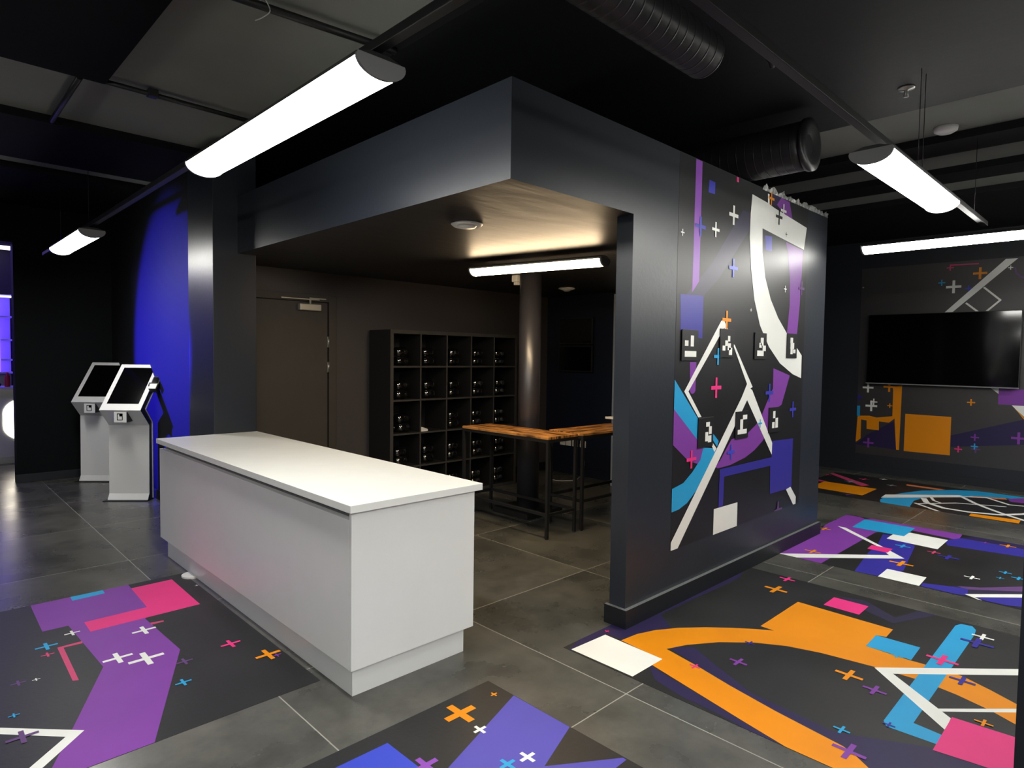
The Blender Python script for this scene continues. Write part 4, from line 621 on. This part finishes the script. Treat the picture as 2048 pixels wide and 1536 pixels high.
# ---------------------------------------------------------------- kiosks
KW = 0.414
def make_kiosk(label):
    # local frame: x across the face, -y towards the viewer of the screen, z up
    t = thing('self_service_kiosk', label, 'kiosk', (0, 0, 0), 0, 'self-service kiosks by the blue wall')
    front = [(-0.0, 0.012), (0.035, 0.075), (0.045, 0.806), (-0.131, 0.982), (0.309, 1.449)]     # (y, z)
    back = [(0.37, 1.392), (-0.018, 0.985), (0.118, 0.838), (0.118, 0.012)]
    ins = lambda p, d: (p[0]+d, p[1])
    bm = bmesh.new(); prism(bm, [ins(p, 0.008) for p in front[:-1]]+[(0.316, 1.442)]+back, 0.006, KW-0.006, 'x'); mesh('shell', bm, 'black_metal', t)
    def sheet(pts, th, x0, x1, side):
        # thin folded sheet following the profile
        out = []
        n = len(pts)
        for i, p in enumerate(pts):
            a = Vector(pts[max(i-1, 0)]); b = Vector(pts[min(i+1, n-1)]); d = (b-a).normalized(); out.append((p[0]+d.y*th*side, p[1]-d.x*th*side))
        bm = bmesh.new(); prism(bm, list(pts)+out[::-1], x0, x1, 'x'); return bm
    mesh('front_sheet', sheet(front, 0.007, 0, KW, 1), 'kiosk_white', t, label='white folded front sheet')
    mesh('rear_sheet', sheet(back, 0.006, 0.0, KW+0.004, 1), 'kiosk_white', t, label='white folded rear sheet')
    pbox('base_plate', t, -0.035, KW+0.004, -0.028, 0.12, 0, 0.008, 'black_metal', 0.001)
    # screen on the tilted face
    p0 = Vector((0, -0.131, 0.982)); p1 = Vector((0, 0.309, 1.449)); d = (p1-p0); Ln = d.length; d.normalize(); nrm = Vector((0, -d.z, d.y))
    bm = bmesh.new(); vs = []
    for h in (0.0005, 0.0025):
        for u, v in ((0.046, 0.135*Ln), (KW-0.046, 0.135*Ln), (KW-0.046, 0.925*Ln), (0.046, 0.925*Ln)):
            vs.append(bm.verts.new(p0+d*v+Vector((u, 0, 0))+nrm*h))
    bm.faces.new(vs[4:]); bm.faces.new(vs[3::-1])
    for i in range(4): bm.faces.new((vs[i], vs[(i+1) % 4], vs[4+(i+1) % 4], vs[4+i]))
    mesh('touch_screen', bm, 'screen', t, label='black touch screen')
    # scanner under the screen
    bm = bmesh.new(); prism(bm, [(-0.109, 0.963), (-0.128, 0.963), (-0.128, 0.857), (0.0, 0.857)], 0.165, 0.275, 'x', 0); sc = mesh('scanner', bm, 'black_plastic', t)
    bm = bmesh.new(); box(bm, 0.150, 0.275, -0.133, -0.1285, 0.855, 0.965, 0.001)
    mesh('scanner_bezel', bm, 'kiosk_white', sc, label='white square bezel')
    bm = bmesh.new()
    for q in ((0.180, 0.238, 0.878, 0.884), (0.180, 0.238, 0.940, 0.948), (0.180, 0.187, 0.884, 0.940), (0.231, 0.238, 0.884, 0.940), (0.205, 0.231, 0.918, 0.940)): box(bm, q[0], q[1], -0.1342, -0.133, q[2], q[3])
    mesh('scanner_window', bm, 'screen', sc)
    return t
wv = math.atan2(-0.654, 0.757)
k1 = make_kiosk('white self-service kiosk nearest the counter, with a card reader on its side'); k2 = copy_tree(k1)
k2['label'] = 'white self-service kiosk behind the other, in the wall corner, tinted lilac by blue light'
k1.location = (1.590, 7.765, 0); k1.rotation_euler = (0, 0, wv)
k2.location = (1.575, 9.13, 0); k2.rotation_euler = (0, 0, wv)
# card reader clipped to the near kiosk
bm = bmesh.new(); box(bm, 0, 0.085, -0.03, 0.03, -0.09, 0.09, 0.01, seg=3); box(bm, -0.03, 0.0, -0.01, 0.012, -0.02, 0.02)
rd = mesh('card_reader', bm, 'black_plastic', k1); rd.location = (KW+0.034, 0.045, 1.245); rd.rotation_euler = (math.radians(-43), 0, 0)
bm = bmesh.new(); box(bm, 0.012, 0.074, -0.032, -0.0295, -0.005, 0.075, 0.001); mesh('reader_screen', bm, 'screen', rd)
bm = bmesh.new(); box(bm, 0.004, 0.078, -0.038, -0.0295, -0.088, -0.022, 0.003); mesh('keypad', bm, 'silver', rd, label='pale keypad flap')

# ---------------------------------------------------------------- cube shelving with headsets
SX, SY, SW = 3.70, 5.61, 1.862
FT, DT = 0.04, 0.018
CELL = (SW-2*FT-4*DT)/5
t = thing('cube_shelf', 'black five by five cube shelving unit against the alcove back wall', 'shelf', (SX, SY, 0))
pbox('side_panel', t, 0, FT, 0, 0.40, 0, SW, 'shelf', 0.001); pbox('side_panel', t, SW-FT, SW, 0, 0.40, 0, SW, 'shelf', 0.001)
pbox('top_panel', t, FT, SW-FT, 0, 0.40, SW-FT, SW, 'shelf', 0.001); pbox('bottom_panel', t, FT, SW-FT, 0, 0.40, 0, FT, 'shelf', 0.001)
pbox('back_panel', t, 0.001, SW-0.001, 0.40, 0.406, 0.001, SW-0.001, 'shelf_cell_shade')  # black sheet added for the shade inside the cells; the unit is open-backed
for i in range(1, 5):
    x = FT+i*CELL+(i-1)*DT; pbox('divider', t, x, x+DT, 0.002, 0.40, FT, SW-FT, 'shelf')
    z = FT+i*CELL+(i-1)*DT; pbox('shelf_board', t, FT, SW-FT, 0.001, 0.3995, z, z+DT, 'shelf')

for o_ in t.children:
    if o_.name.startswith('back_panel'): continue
    o_.data.materials.append(M['shelf_front_lit'])  # front faces lighter: the light they catch is put into the colour
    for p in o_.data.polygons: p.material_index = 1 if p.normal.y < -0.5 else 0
def make_headset():
    t = thing('headset', '', 'headset', (0, 0, 0), 0, 'glossy black headsets in the cube shelf')
    # visor: superellipsoid shell with a raised brow and two bulging fronts
    bm = bmesh.new(); nu, nv = 32, 18; grid = []
    def sp(v, e): return math.copysign(abs(v)**e, v)
    for j in range(nv+1):
        ph = -math.pi/2+math.pi*j/nv; row = []
        for i in range(nu):
            th = 2*math.pi*i/nu
            x = 0.098*sp(math.cos(ph), 0.6)*sp(math.cos(th), 0.75); y = 0.052*sp(math.cos(ph), 0.6)*sp(math.sin(th), 0.9); z = 0.050*sp(math.sin(ph), 0.9)
            if y < 0:
                y -= 0.012*math.exp(-((abs(x)-0.050)/0.040)**2)*max(0, 1-(z/0.052)**2)
                y += 0.008*math.exp(-(x/0.018)**2)
                if abs(x) < 0.02 and z < 0: z += 0.022*(1-abs(x)/0.02)*(-z/0.05)
            y += 0.02*(x/0.098)**2
            row.append(bm.verts.new((x, y, z)))
        grid.append(row)
    for A, B in zip(grid, grid[1:]):
        for i in range(nu): bm.faces.new((A[i], A[(i+1) % nu], B[(i+1) % nu], B[i])).smooth = True
    bmesh.ops.remove_doubles(bm, verts=bm.verts, dist=0.0008)
    mesh('visor', bm, 'gloss_black', t)
    bm = bmesh.new()   # face cushion
    n = 28
    for (s, y0, y1) in ((1.0, 0.05, 0.085),):
        A = [bm.verts.new((0.085*s*sp(math.cos(a), 0.7), y0, 0.045*sp(math.sin(a), 0.7))) for a in [2*math.pi*i/n for i in range(n)]]
        B = [bm.verts.new((0.092*s*sp(math.cos(a), 0.7), y1, 0.046*sp(math.sin(a), 0.7))) for a in [2*math.pi*i/n for i in range(n)]]
        C_ = [bm.verts.new((0.078*s*sp(math.cos(a), 0.7), y1, 0.034*sp(math.sin(a), 0.7))) for a in [2*math.pi*i/n for i in range(n)]]
        for i in range(n):
            j = (i+1) % n; bm.faces.new((A[i], A[j], B[j], B[i])).smooth = True; bm.faces.new((B[i], B[j], C_[j], C_[i])).smooth = True
    mesh('face_cushion', bm, 'strap', t)
    bm = bmesh.new(); n = 24   # head strap loop behind
    rings = []
    for i in range(n+1):
        a = math.pi*i/n; cx, cy = 0.092*math.cos(a), 0.075+0.15*math.sin(a)
        dx, dy = 0.003*math.cos(a), 0.003*math.sin(a)
        rings.append([bm.verts.new((cx-dx, cy-dy, -0.016)), bm.verts.new((cx+dx, cy+dy, -0.016)), bm.verts.new((cx+dx, cy+dy, 0.016)), bm.verts.new((cx-dx, cy-dy, 0.016))])
    for A, B in zip(rings, rings[1:]):
        for i in range(4): bm.faces.new((A[i], A[(i+1) % 4], B[(i+1) % 4], B[i])).smooth = True
    mesh('head_strap', bm, 'strap', t)
    for s in (-1, 1):
        bm = bmesh.new(); lathe(bm, [(0.0, -0.006), (0.020, -0.004), (0.024, 0.004), (0.020, 0.010)], 20, (s*0.101, 0.03, -0.004), axis='x')
        mesh('speaker', bm, 'gloss_black', t)
    return t
hs0 = make_headset(); first = True; random.seed(11)
ORD = ['first', 'second', 'third', 'fourth', 'fifth']
for r in range(5):
    for c in range(5):
        if (r, c) == (2, 1) or (r == 4 and c < 2): continue
        zb = FT+(4-r)*(CELL+DT)
        xl = SX+FT+c*(CELL+DT)
        ox = 0.163+random.uniform(-0.008, 0.008)+(0.03 if (r, c) == (2, 0) else 0); ang = random.uniform(-0.06, 0.06)
        for lev in (0, 1):
            h = hs0 if first else copy_tree(hs0); first = False
            h.location = (xl+ox+random.uniform(-0.008, 0.008), SY+0.115, zb+0.0505+lev*0.101)
            h.rotation_euler = (0, 0, ang+random.uniform(-0.05, 0.05))
            h['label'] = '%s glossy black headset, %s cubby from left, %s shelf row from top' % (('lower', 'upper')[lev], ORD[c], ORD[r])
# small white wedge in the empty cubby
bm = bmesh.new(); prism(bm, [(0, 0), (0.10, 0), (0.10, 0.022), (0.02, 0.05), (0, 0.05)], 0, 0.09, 'y')
o = tag(mesh('power_adapter', bm, 'white_plastic'), 'small white wedge-shaped adapter in the empty cubby', 'adapter'); o.location = (SX+FT+CELL+DT+0.004, SY+0.02, FT+2*(CELL+DT)+0.0005)

# ---------------------------------------------------------------- column
t = thing('round_column', 'round charcoal steel column on a square black base beside the tables', 'column', (4.64, 4.50, 0))
bm = bmesh.new(); tube(bm, (0, 0, 0.06), (0, 0, 2.43), 0.112, 48); mesh('shaft', bm, noisy(pbr('charcoal_satin_column_paint', (0.030, 0.029, 0.036), 0.36, spec=0.9), 3, 0.1), t)
pbox('base_plate', t, -0.26, 0.26, -0.25, 0.25, 0.0, 0.06, 'black_metal', 0.006)

# ---------------------------------------------------------------- bar tables
def bar_table(label, loc, ln, wd, rz, railz):
    t = thing('bar_table', label, 'table', loc, rz, 'rustic bar tables in the alcove')
    pbox('tabletop', t, -ln/2, ln/2, -wd/2, wd/2, 0.878, 0.90, 'wood', 0.002)
    bm = bmesh.new()
    for s in (-1, 1):
        box(bm, -ln/2+0.028, ln/2-0.028, s*(wd/2-0.014)-0.0125, s*(wd/2-0.014)+0.0125, 0.85, 0.8775)
        box(bm, s*(ln/2-0.014)-0.0125, s*(ln/2-0.014)+0.0125, -wd/2+0.028, wd/2-0.028, 0.85, 0.8775)
    mesh('top_frame', bm, 'black_metal', t)
    for sx in (-1, 1):
        for sy in (-1, 1):
            x, y = sx*(ln/2-0.015), sy*(wd/2-0.015)
            lg = pbox('leg', t, x-0.0135, x+0.0135, y-0.0135, y+0.0135, 0.012, 0.8775, 'black_metal', 0.001)
            bm = bmesh.new(); tube(bm, (x, y, 0), (x, y, 0.012), 0.014, 12); mesh('foot', bm, 'black_plastic', lg)
    for s in (-1, 1):
        pbox('foot_rail', t, -ln/2+0.029, ln/2-0.029, s*(wd/2-0.015)-0.010, s*(wd/2-0.015)+0.010, railz, railz+0.026, 'black_metal')
        pbox('end_rail', t, s*(ln/2-0.015)-0.010, s*(ln/2-0.015)+0.010, -wd/2+0.029, wd/2-0.029, railz, railz+0.026, 'black_metal')
    return t
bar_table('narrow rustic bar table with black frame, nearer the cube shelf, end towards the counter', (4.235, 4.255, 0), 1.16, 0.40, math.radians(90), 0.20)
bar_table('narrow rustic bar table with black frame running behind the mural wall', (5.06, 3.87, 0), 1.14, 0.42, 0.0, 0.26)

# pale-lit wall edge and white scanner at the end of the second table
t = thing('tablet_stand', 'small white tablet on a stand at the right end of the bar table', 'tablet stand', (5.44, 3.99, 0.90))
bm = bmesh.new(); lathe(bm, [(0.045, 0), (0.045, 0.006), (0.008, 0.012), (0.008, 0.055)], 24); mesh('stand', bm, 'white_plastic', t)
bm = bmesh.new(); box(bm, -0.105, 0.10, -0.07, 0.07, 0.056, 0.078, 0.006, seg=3); o = mesh('tablet', bm, 'white_plastic', t)
t = thing('pale_lit_wall_edge', 'tall wall edge, coloured pale blue-grey as if lit, showing beside the partition jamb', 'wall edge', (6.36, 4.62, 0))
pbox('body', t, 0, 0.22, -0.5, 0.12, 0.0, 2.38, noisy(pbr('pale_blue_grey_lit_wall', (0.26, 0.31, 0.38), 0.4), 4, 0.05), 0.004)  # edge of a wall; the lamp light on it is put into the pale colour

# alcove wall fittings: black monitors, sockets, cable
for z0, z1, lab in ((1.77, 2.12, 'upper of two black monitors on the dark alcove wall'), (1.40, 1.75, 'lower of two black monitors on the dark alcove wall')):
    t = thing('wall_monitor', lab, 'monitor', (6.6, 5.5, z0), 0, 'stacked black monitors on the alcove wall')
    pbox('bracket', t, -0.035, 0.0, -0.06, 0.06, 0.1, 0.25, 'black_metal'); pbox('casing', t, -0.06, -0.035, -0.29, 0.29, 0, z1-z0, 'black_plastic', 0.004)
    pbox('screen', t, -0.0615, -0.06, -0.275, 0.275, 0.02, z1-z0-0.015, 'screen')
for y, lab in ((5.735, 'white wall socket leftmost of the row under the bar table'), (5.63, 'white wall socket second from the left in the row under the bar table'), (5.515, 'white wall socket third from the left in the row under the bar table'), (5.375, 'white wall socket at the right end with a plug and cable')):
    t = thing('wall_socket', lab, 'socket', (6.6, y, 0.43), 0, 'white sockets on the alcove wall')
    w = 0.045
    pbox('face_plate', t, -0.012, 0, -w, w, -w, w, 'white_plastic', 0.003)
    pbox('switch', t, -0.016, -0.012, -0.012, 0.012, 0.012, 0.034, 'white_plastic', 0.001)
    if y < 5.4: pbox('plug', t, -0.045, -0.012, -0.025, 0.025, -0.035, 0.01, 'white_plastic', 0.006)
bm = bmesh.new(); cable(bm, [(6.56, 5.36, 0.40), (6.55, 5.335, 0.33), (6.54, 5.305, 0.24), (6.53, 5.30, 0.12), (6.52, 5.33, 0.02), (6.48, 5.335, 0.006), (6.31, 5.25, 0.005), (6.2, 5.28, 0.005), (6.1, 5.36, 0.005), (6.08, 5.45, 0.005)], 0.004)
tag(mesh('power_cable', bm, 'white_plastic'), 'thin white cable hanging from the socket and lying on the alcove floor', 'cable')

# ---------------------------------------------------------------- ceiling fixtures
def batten(label, cx, cy, cz, ln, rz, mat='lit', width=0.19, depth=0.055, wires=True):
    """lamp along local x, cz is the underside of the housing rim"""
    t = thing('ceiling_light', label, 'light', (cx, cy, cz), rz, 'linear ceiling lights')
    hw = width/2
    arc = [(hw*math.cos(a), -depth*math.sin(a)*1.0) for a in [math.pi*i/16 for i in range(17)]]
    bm = bmesh.new(); prism(bm, arc, -ln/2+0.012, ln/2-0.012, 'x')
    for f_ in bm.faces: f_.smooth = abs(f_.normal.x) < 0.5
    mesh('diffuser', bm, mat, t)
    bm = bmesh.new(); prism(bm, [(hw, 0.001), (hw*1.02, 0.012), (0.035, 0.03), (-0.035, 0.03), (-hw*1.02, 0.012), (-hw, 0.001)], -ln/2, ln/2, 'x'); mesh('housing', bm, 'black_metal' if mat == 'lit' else 'silver', t)
    cap = [((hw+0.004)*math.cos(a), -(depth+0.004)*math.sin(a)) for a in [math.pi*i/16 for i in range(17)]]+[(-hw, 0.012), (hw, 0.012)]
    for s in (-1, 1):
        bm = bmesh.new(); x = s*(ln/2); prism(bm, cap, x-0.008 if s > 0 else x-0.006, x+0.006 if s > 0 else x+0.008, 'x'); mesh('end_cap', bm, 'grey_plastic', t)
    return t
R90 = math.radians(90)
batten('large bright ceiling light nearest the camera, above the counter', 1.235, 2.82, 2.615, 1.76, R90)
batten('small bright ceiling light at far left, above the kiosks', 1.225, 7.1, 2.615, 1.40, R90)
batten('bright ceiling light at upper right, before the mural wall', 4.12, 1.025, 2.615, 1.42, 0.0)
batten('bright ceiling light running across above the television', 6.28, 1.15, 2.615, 1.52, R90)
batten('warm ceiling light inside the alcove beside the column', 3.77, 3.61, 2.345, 1.26, math.atan2(-1.21, 0.24), 'lit_warm', 0.15, 0.05)
batten('unseen ceiling light behind the viewer on the rail of the counter light', 1.235, -1.2, 2.615, 1.5, R90)  # unseen battens from here down, added as fill for counter and floor
batten('added fill light behind the viewer over the left side', -1.2, 0.4, 2.615, 1.5, R90)
batten('added fill light behind the viewer on the rail of the counter light, further back', 1.235, -3.0, 2.615, 1.5, R90)
batten('added fill light behind the viewer at far left', -2.4, -2.2, 2.615, 1.5, 0.0)
batten('added fill light out of view to the left of the counter', -1.6, 4.4, 2.615, 1.5, R90)
batten('added fill light behind the viewer, right of the rail', -0.2, 1.045-2.6, 2.615, 1.5, 0.0)
batten('added fill light behind the viewer, crosswise at right', 1.2, -2.2, 2.615, 1.5, 0.0)
batten('added fill light behind the viewer, crosswise nearest', 0.3, -0.7, 2.615, 1.5, 0.0)
batten('added fill light out of view beside the television wall', 8.5, -0.5, 2.615, 1.5, R90)  # unseen battens at the right, added to brighten the television wall
batten('added fill light out of view to the right, crosswise', 5.6, -1.7, 2.615, 1.5, 0.0)
batten('added fill light out of view to the right, over the far floor graphics', 7.4, -1.2, 2.615, 1.5, R90)

def rail(label, p0, p1, wires):
    t = thing('lighting_rail', label, 'rail', p0, 0, 'black lighting rails')
    d = Vector(p1)-Vector(p0); bm = bmesh.new()
    if abs(d.x) > abs(d.y): box(bm, 0, d.x, -0.02, 0.02, 0, 0.035, 0.003)
    else: box(bm, -0.02, 0.02, 0, d.y, 0, 0.035, 0.003)
    mesh('rail_body', bm, 'black_metal', t)
    for q in wires:
        bm = bmesh.new(); p = Vector((q, 0, 0)) if abs(d.x) > abs(d.y) else Vector((0, q, 0)); tube(bm, p+Vector((0, 0, 0.035)), p+Vector((0, 0, ZB-p0[2])), 0.002, 6); mesh('wire', bm, 'black_metal', t)
    return t
rail('black lighting rail along the counter light and the far left light', (1.24, -3.0, 2.665), (1.24, 8.9, 2.665), (9.6, 10.9))
rail('black lighting rail crossing the upper right towards the television', (-1.0, 1.04, 2.702), (6.33, 1.04, 2.702), (5.3, 5.4, 6.9))
t = thing('conduit', 'thin dark conduit crossing the pale ceiling at the top, left of centre', 'conduit', (1.0, 3.15, ZC-0.05)); bm = bmesh.new(); tube(bm, (0, 0.06, 0), (1.06, -0.06, 0), 0.02, 12); mesh('pipe', bm, 'black_metal', t)
bm = bmesh.new(); cable(bm, [(0.33, -0.02, 0.02), (0.34, -0.06, -0.05), (0.30, -0.07, -0.10), (0.27, -0.05, -0.12)], 0.003); mesh('cable_tie', bm, 'white_plastic', t)
t = thing('conduit', 'thin dark conduit along the edge of the black ceiling panel at left', 'conduit', (1.0, 4.78, ZC-0.045)); bm = bmesh.new(); tube(bm, (0, 0, 0), (1.06, 0.02, 0), 0.016, 12); mesh('pipe', bm, 'black_metal', t)
bm = bmesh.new(); box(bm, 0.24, 0.30, -0.03, 0.03, -0.02, 0.03, 0.004); mesh('clip', bm, 'black_metal', t)
t = thing('conduit', 'short dark conduit across the pale ceiling strip at far left', 'conduit', (0.87, 4.82, ZC-0.045)); bm = bmesh.new(); tube(bm, (0, 0, 0), (0.01, 1.06, 0), 0.018, 12); mesh('pipe', bm, 'black_metal', t)

def spiral_duct(label, p0, axis, ln, r, flange):
    t = thing('spiral_duct', label, 'duct', p0, 0)
    bm = bmesh.new(); prof = []; n = int(ln/0.06)
    for i in range(n):
        q = i*ln/n; st = ln/n; prof += [(r, q), (r, q+st*0.80), (r, q+st*0.84), (r+0.001, q+st*0.86), (r+0.001, q+st*0.94), (r, q+st*0.96)]
    prof.append((r, ln))
    lathe(bm, prof, 40, axis=axis); mesh('pipe', bm, 'duct', t)
    bm = bmesh.new(); f = flange
    if f: lathe(bm, [(0.07, -0.012), (0.12, -0.045), (r+0.012, -0.03), (r+0.012, 0.0), (0.10, -0.006)], 40, axis=axis); mesh('end_flange', bm, 'duct', t)
    return t
spiral_duct('black spiral duct running along the ceiling behind the rail, top centre', (0.6, 1.50, 2.97), 'x', 2.05, 0.10, False)
spiral_duct('black spiral duct with round flanged end above the mural wall', (4.52, 1.76, 3.075), 'y', 0.95, 0.165, True)
def ceiling_disc(name, label, cat, x, y, z, prof, mat='white_plastic'):
    bm = bmesh.new(); lathe(bm, prof, 32); o = tag(mesh(name, bm, mat), label, cat); o.location = (x, y, z); return o
t = thing('air_vent', 'round white air vent in the alcove ceiling', 'vent', (2.595, 3.085, 2.43))
bm = bmesh.new(); lathe(bm, [(0.062, -0.001), (0.10, -0.001), (0.10, -0.008), (0.085, -0.02), (0.068, -0.014)], 40); mesh('rim', bm, 'white_plastic', t)
bm = bmesh.new(); lathe(bm, [(0.0, -0.010), (0.058, -0.010), (0.062, -0.018), (0.05, -0.028), (0.0, -0.031)], 40); mesh('valve_disc', bm, 'white_plastic', t)
bm = bmesh.new(); lathe(bm, [(0.0, -0.002), (0.064, -0.002), (0.064, -0.004), (0, -0.004)], 40); mesh('throat', bm, 'black_plastic', t)
ceiling_disc('smoke_detector', 'small white detector on the alcove ceiling near the monitors', 'detector', 5.83, 5.05, 2.43, [(0, -0.04), (0.03, -0.04), (0.045, -0.028), (0.10, -0.012), (0.10, -0.001), (0, -0.001)])
ceiling_disc('smoke_detector', 'round white detector between the ceiling beams at upper right', 'detector', 5.68, 1.2, ZC, [(0, -0.045), (0.05, -0.045), (0.075, -0.03), (0.08, -0.001), (0, -0.001)])
ceiling_disc('sprinkler_head', 'small metal sprinkler on the black ceiling at upper right', 'sprinkler', 4.54, 1.177, ZB, [(0, -0.055), (0.016, -0.055), (0.01, -0.03), (0.012, -0.012), (0.045, -0.008), (0.05, -0.001), (0, -0.001)], 'steel')
ceiling_disc('cable_hook', 'black hook on the ceiling above the right lighting rail', 'hook', 3.545, 1.586, ZB, [(0, -0.07), (0.012, -0.07), (0.02, -0.04), (0.035, -0.02), (0.035, -0.001), (0, -0.001)], 'black_metal')
bm = bmesh.new(); box(bm, -0.04, 0.04, -0.04, 0.04, -0.07, -0.001, 0.008); box(bm, -0.025, 0.025, -0.025, 0.025, -0.10, -0.07, 0.005)
o = tag(mesh('junction_box', bm, 'white_plastic'), 'small pale junction box below the alcove light, left of the column', 'junction box'); o.location = (4.60, 4.66, 2.43)

# ---------------------------------------------------------------- television
t = thing('television', 'wide flat black television mounted on the mural at right', 'television', (10.0, 2.07, 1.28))
pbox('wall_mount', t, -0.06, -0.006, -0.3, 0.3, 0.3, 0.7, 'black_metal')
pbox('casing', t, -0.095, -0.06, -0.86, 0.86, 0, 0.975, 'black_plastic', 0.004)
pbox('screen', t, -0.0965, -0.095, -0.85, 0.85, 0.018, 0.966, 'screen')
pbox('bezel_strip', t, -0.098, -0.095, -0.86, 0.86, 0.0, 0.014, 'grey_plastic')
t.rotation_euler = (0, math.radians(1.0), 0)

# ---------------------------------------------------------------- blue-lit room beyond the opening
t = thing('reception_desk', 'white desk with a glowing round-ended window in the blue-lit far room', 'desk', (0.2, 11.2, 0))
pbox('body', t, -0.9, 1.2, 0, 0.5, 0.09, 1.03, 'white', 0.004); pbox('desktop', t, -0.92, 1.22, -0.03, 0.52, 1.03, 1.07, 'white_top', 0.003); pbox('plinth', t, -0.88, 1.18, 0.03, 0.48, 0, 0.09, 'plinth')
bm = bmesh.new(); pts = []
for i in range(17): a = -math.pi/2+math.pi*i/16; pts.append((0.88+0.14+0.165*math.cos(a)*0+0.0, 0))
pts = [(1.10+0.22*math.cos(a), 0.62+0.08+0.20*math.sin(a)) for a in [math.pi*i/12 for i in range(13)]]+[(1.10-0.22*math.cos(a), 0.53-0.20*math.sin(a)) for a in [math.pi*i/12 for i in range(13)]]
pts = [(max(p, 0.0)-0.02, q) for p, q in pts]; pts = [(min(p, 1.19), q) for p, q in pts]
prism(bm, pts, -0.006, 0.004, 'y'); mesh('glowing_window', bm, 'lit_port', t, label='glowing round-ended window')
t = thing('display_shelving', 'white backed shelving edged with blue light in the far room', 'shelving', (0.1, 12.55, 0))
pbox('back_panel', t, -1.0, 1.235, 0.34, 0.36, 0.0, 2.42, 'white')
for z in (1.22, 1.42, 1.73, 2.09, 2.42): pbox('shelf_board', t, -1.0, 1.235, 0.0, 0.34, z, z+0.025, 'white')
for x in (-0.1, 1.06): pbox('blue_upright', t, x-0.015, x+0.015, 0.0, 0.335, 1.245, 2.42, 'lit_blue', 0)
pbox('light_strip', t, -1.0, 1.235, -0.012, 0.0, 2.40, 2.425, 'lit_strip', 0)
bm = bmesh.new(); box(bm, 0, 0.02, 0, 0.02, 0, 2.0); t = thing('blue_light_frame', 'thin glowing blue frame around the display in the far room', 'light', (1.335, 12.5, 1.2))
mesh('vertical_strip', bm, 'lit_blue', t); pbox('top_strip', t, -2.4, 0.0, 0, 0.02, 1.93, 1.99, 'lit_strip')
bm = bmesh.new(); lathe(bm, [(0.03, 0), (0.033, 0.02), (0.033, 0.15), (0.015, 0.17), (0.015, 0.2), (0, 0.2)], 20)
o = tag(mesh('bottle', bm, 'red'), 'small red bottle on the far room desk', 'bottle'); o.location = (1.13, 11.34, 1.07)
bm = bmesh.new(); lathe(bm, [(0.0, 0), (0.07, 0), (0.09, 0.03), (0.085, 0.05), (0, 0.055)], 20)
o = tag(mesh('bowl', bm, 'black_plastic'), 'low black dish on the far room desk beside the red bottle', 'dish'); o.location = (0.97, 11.3, 1.07)
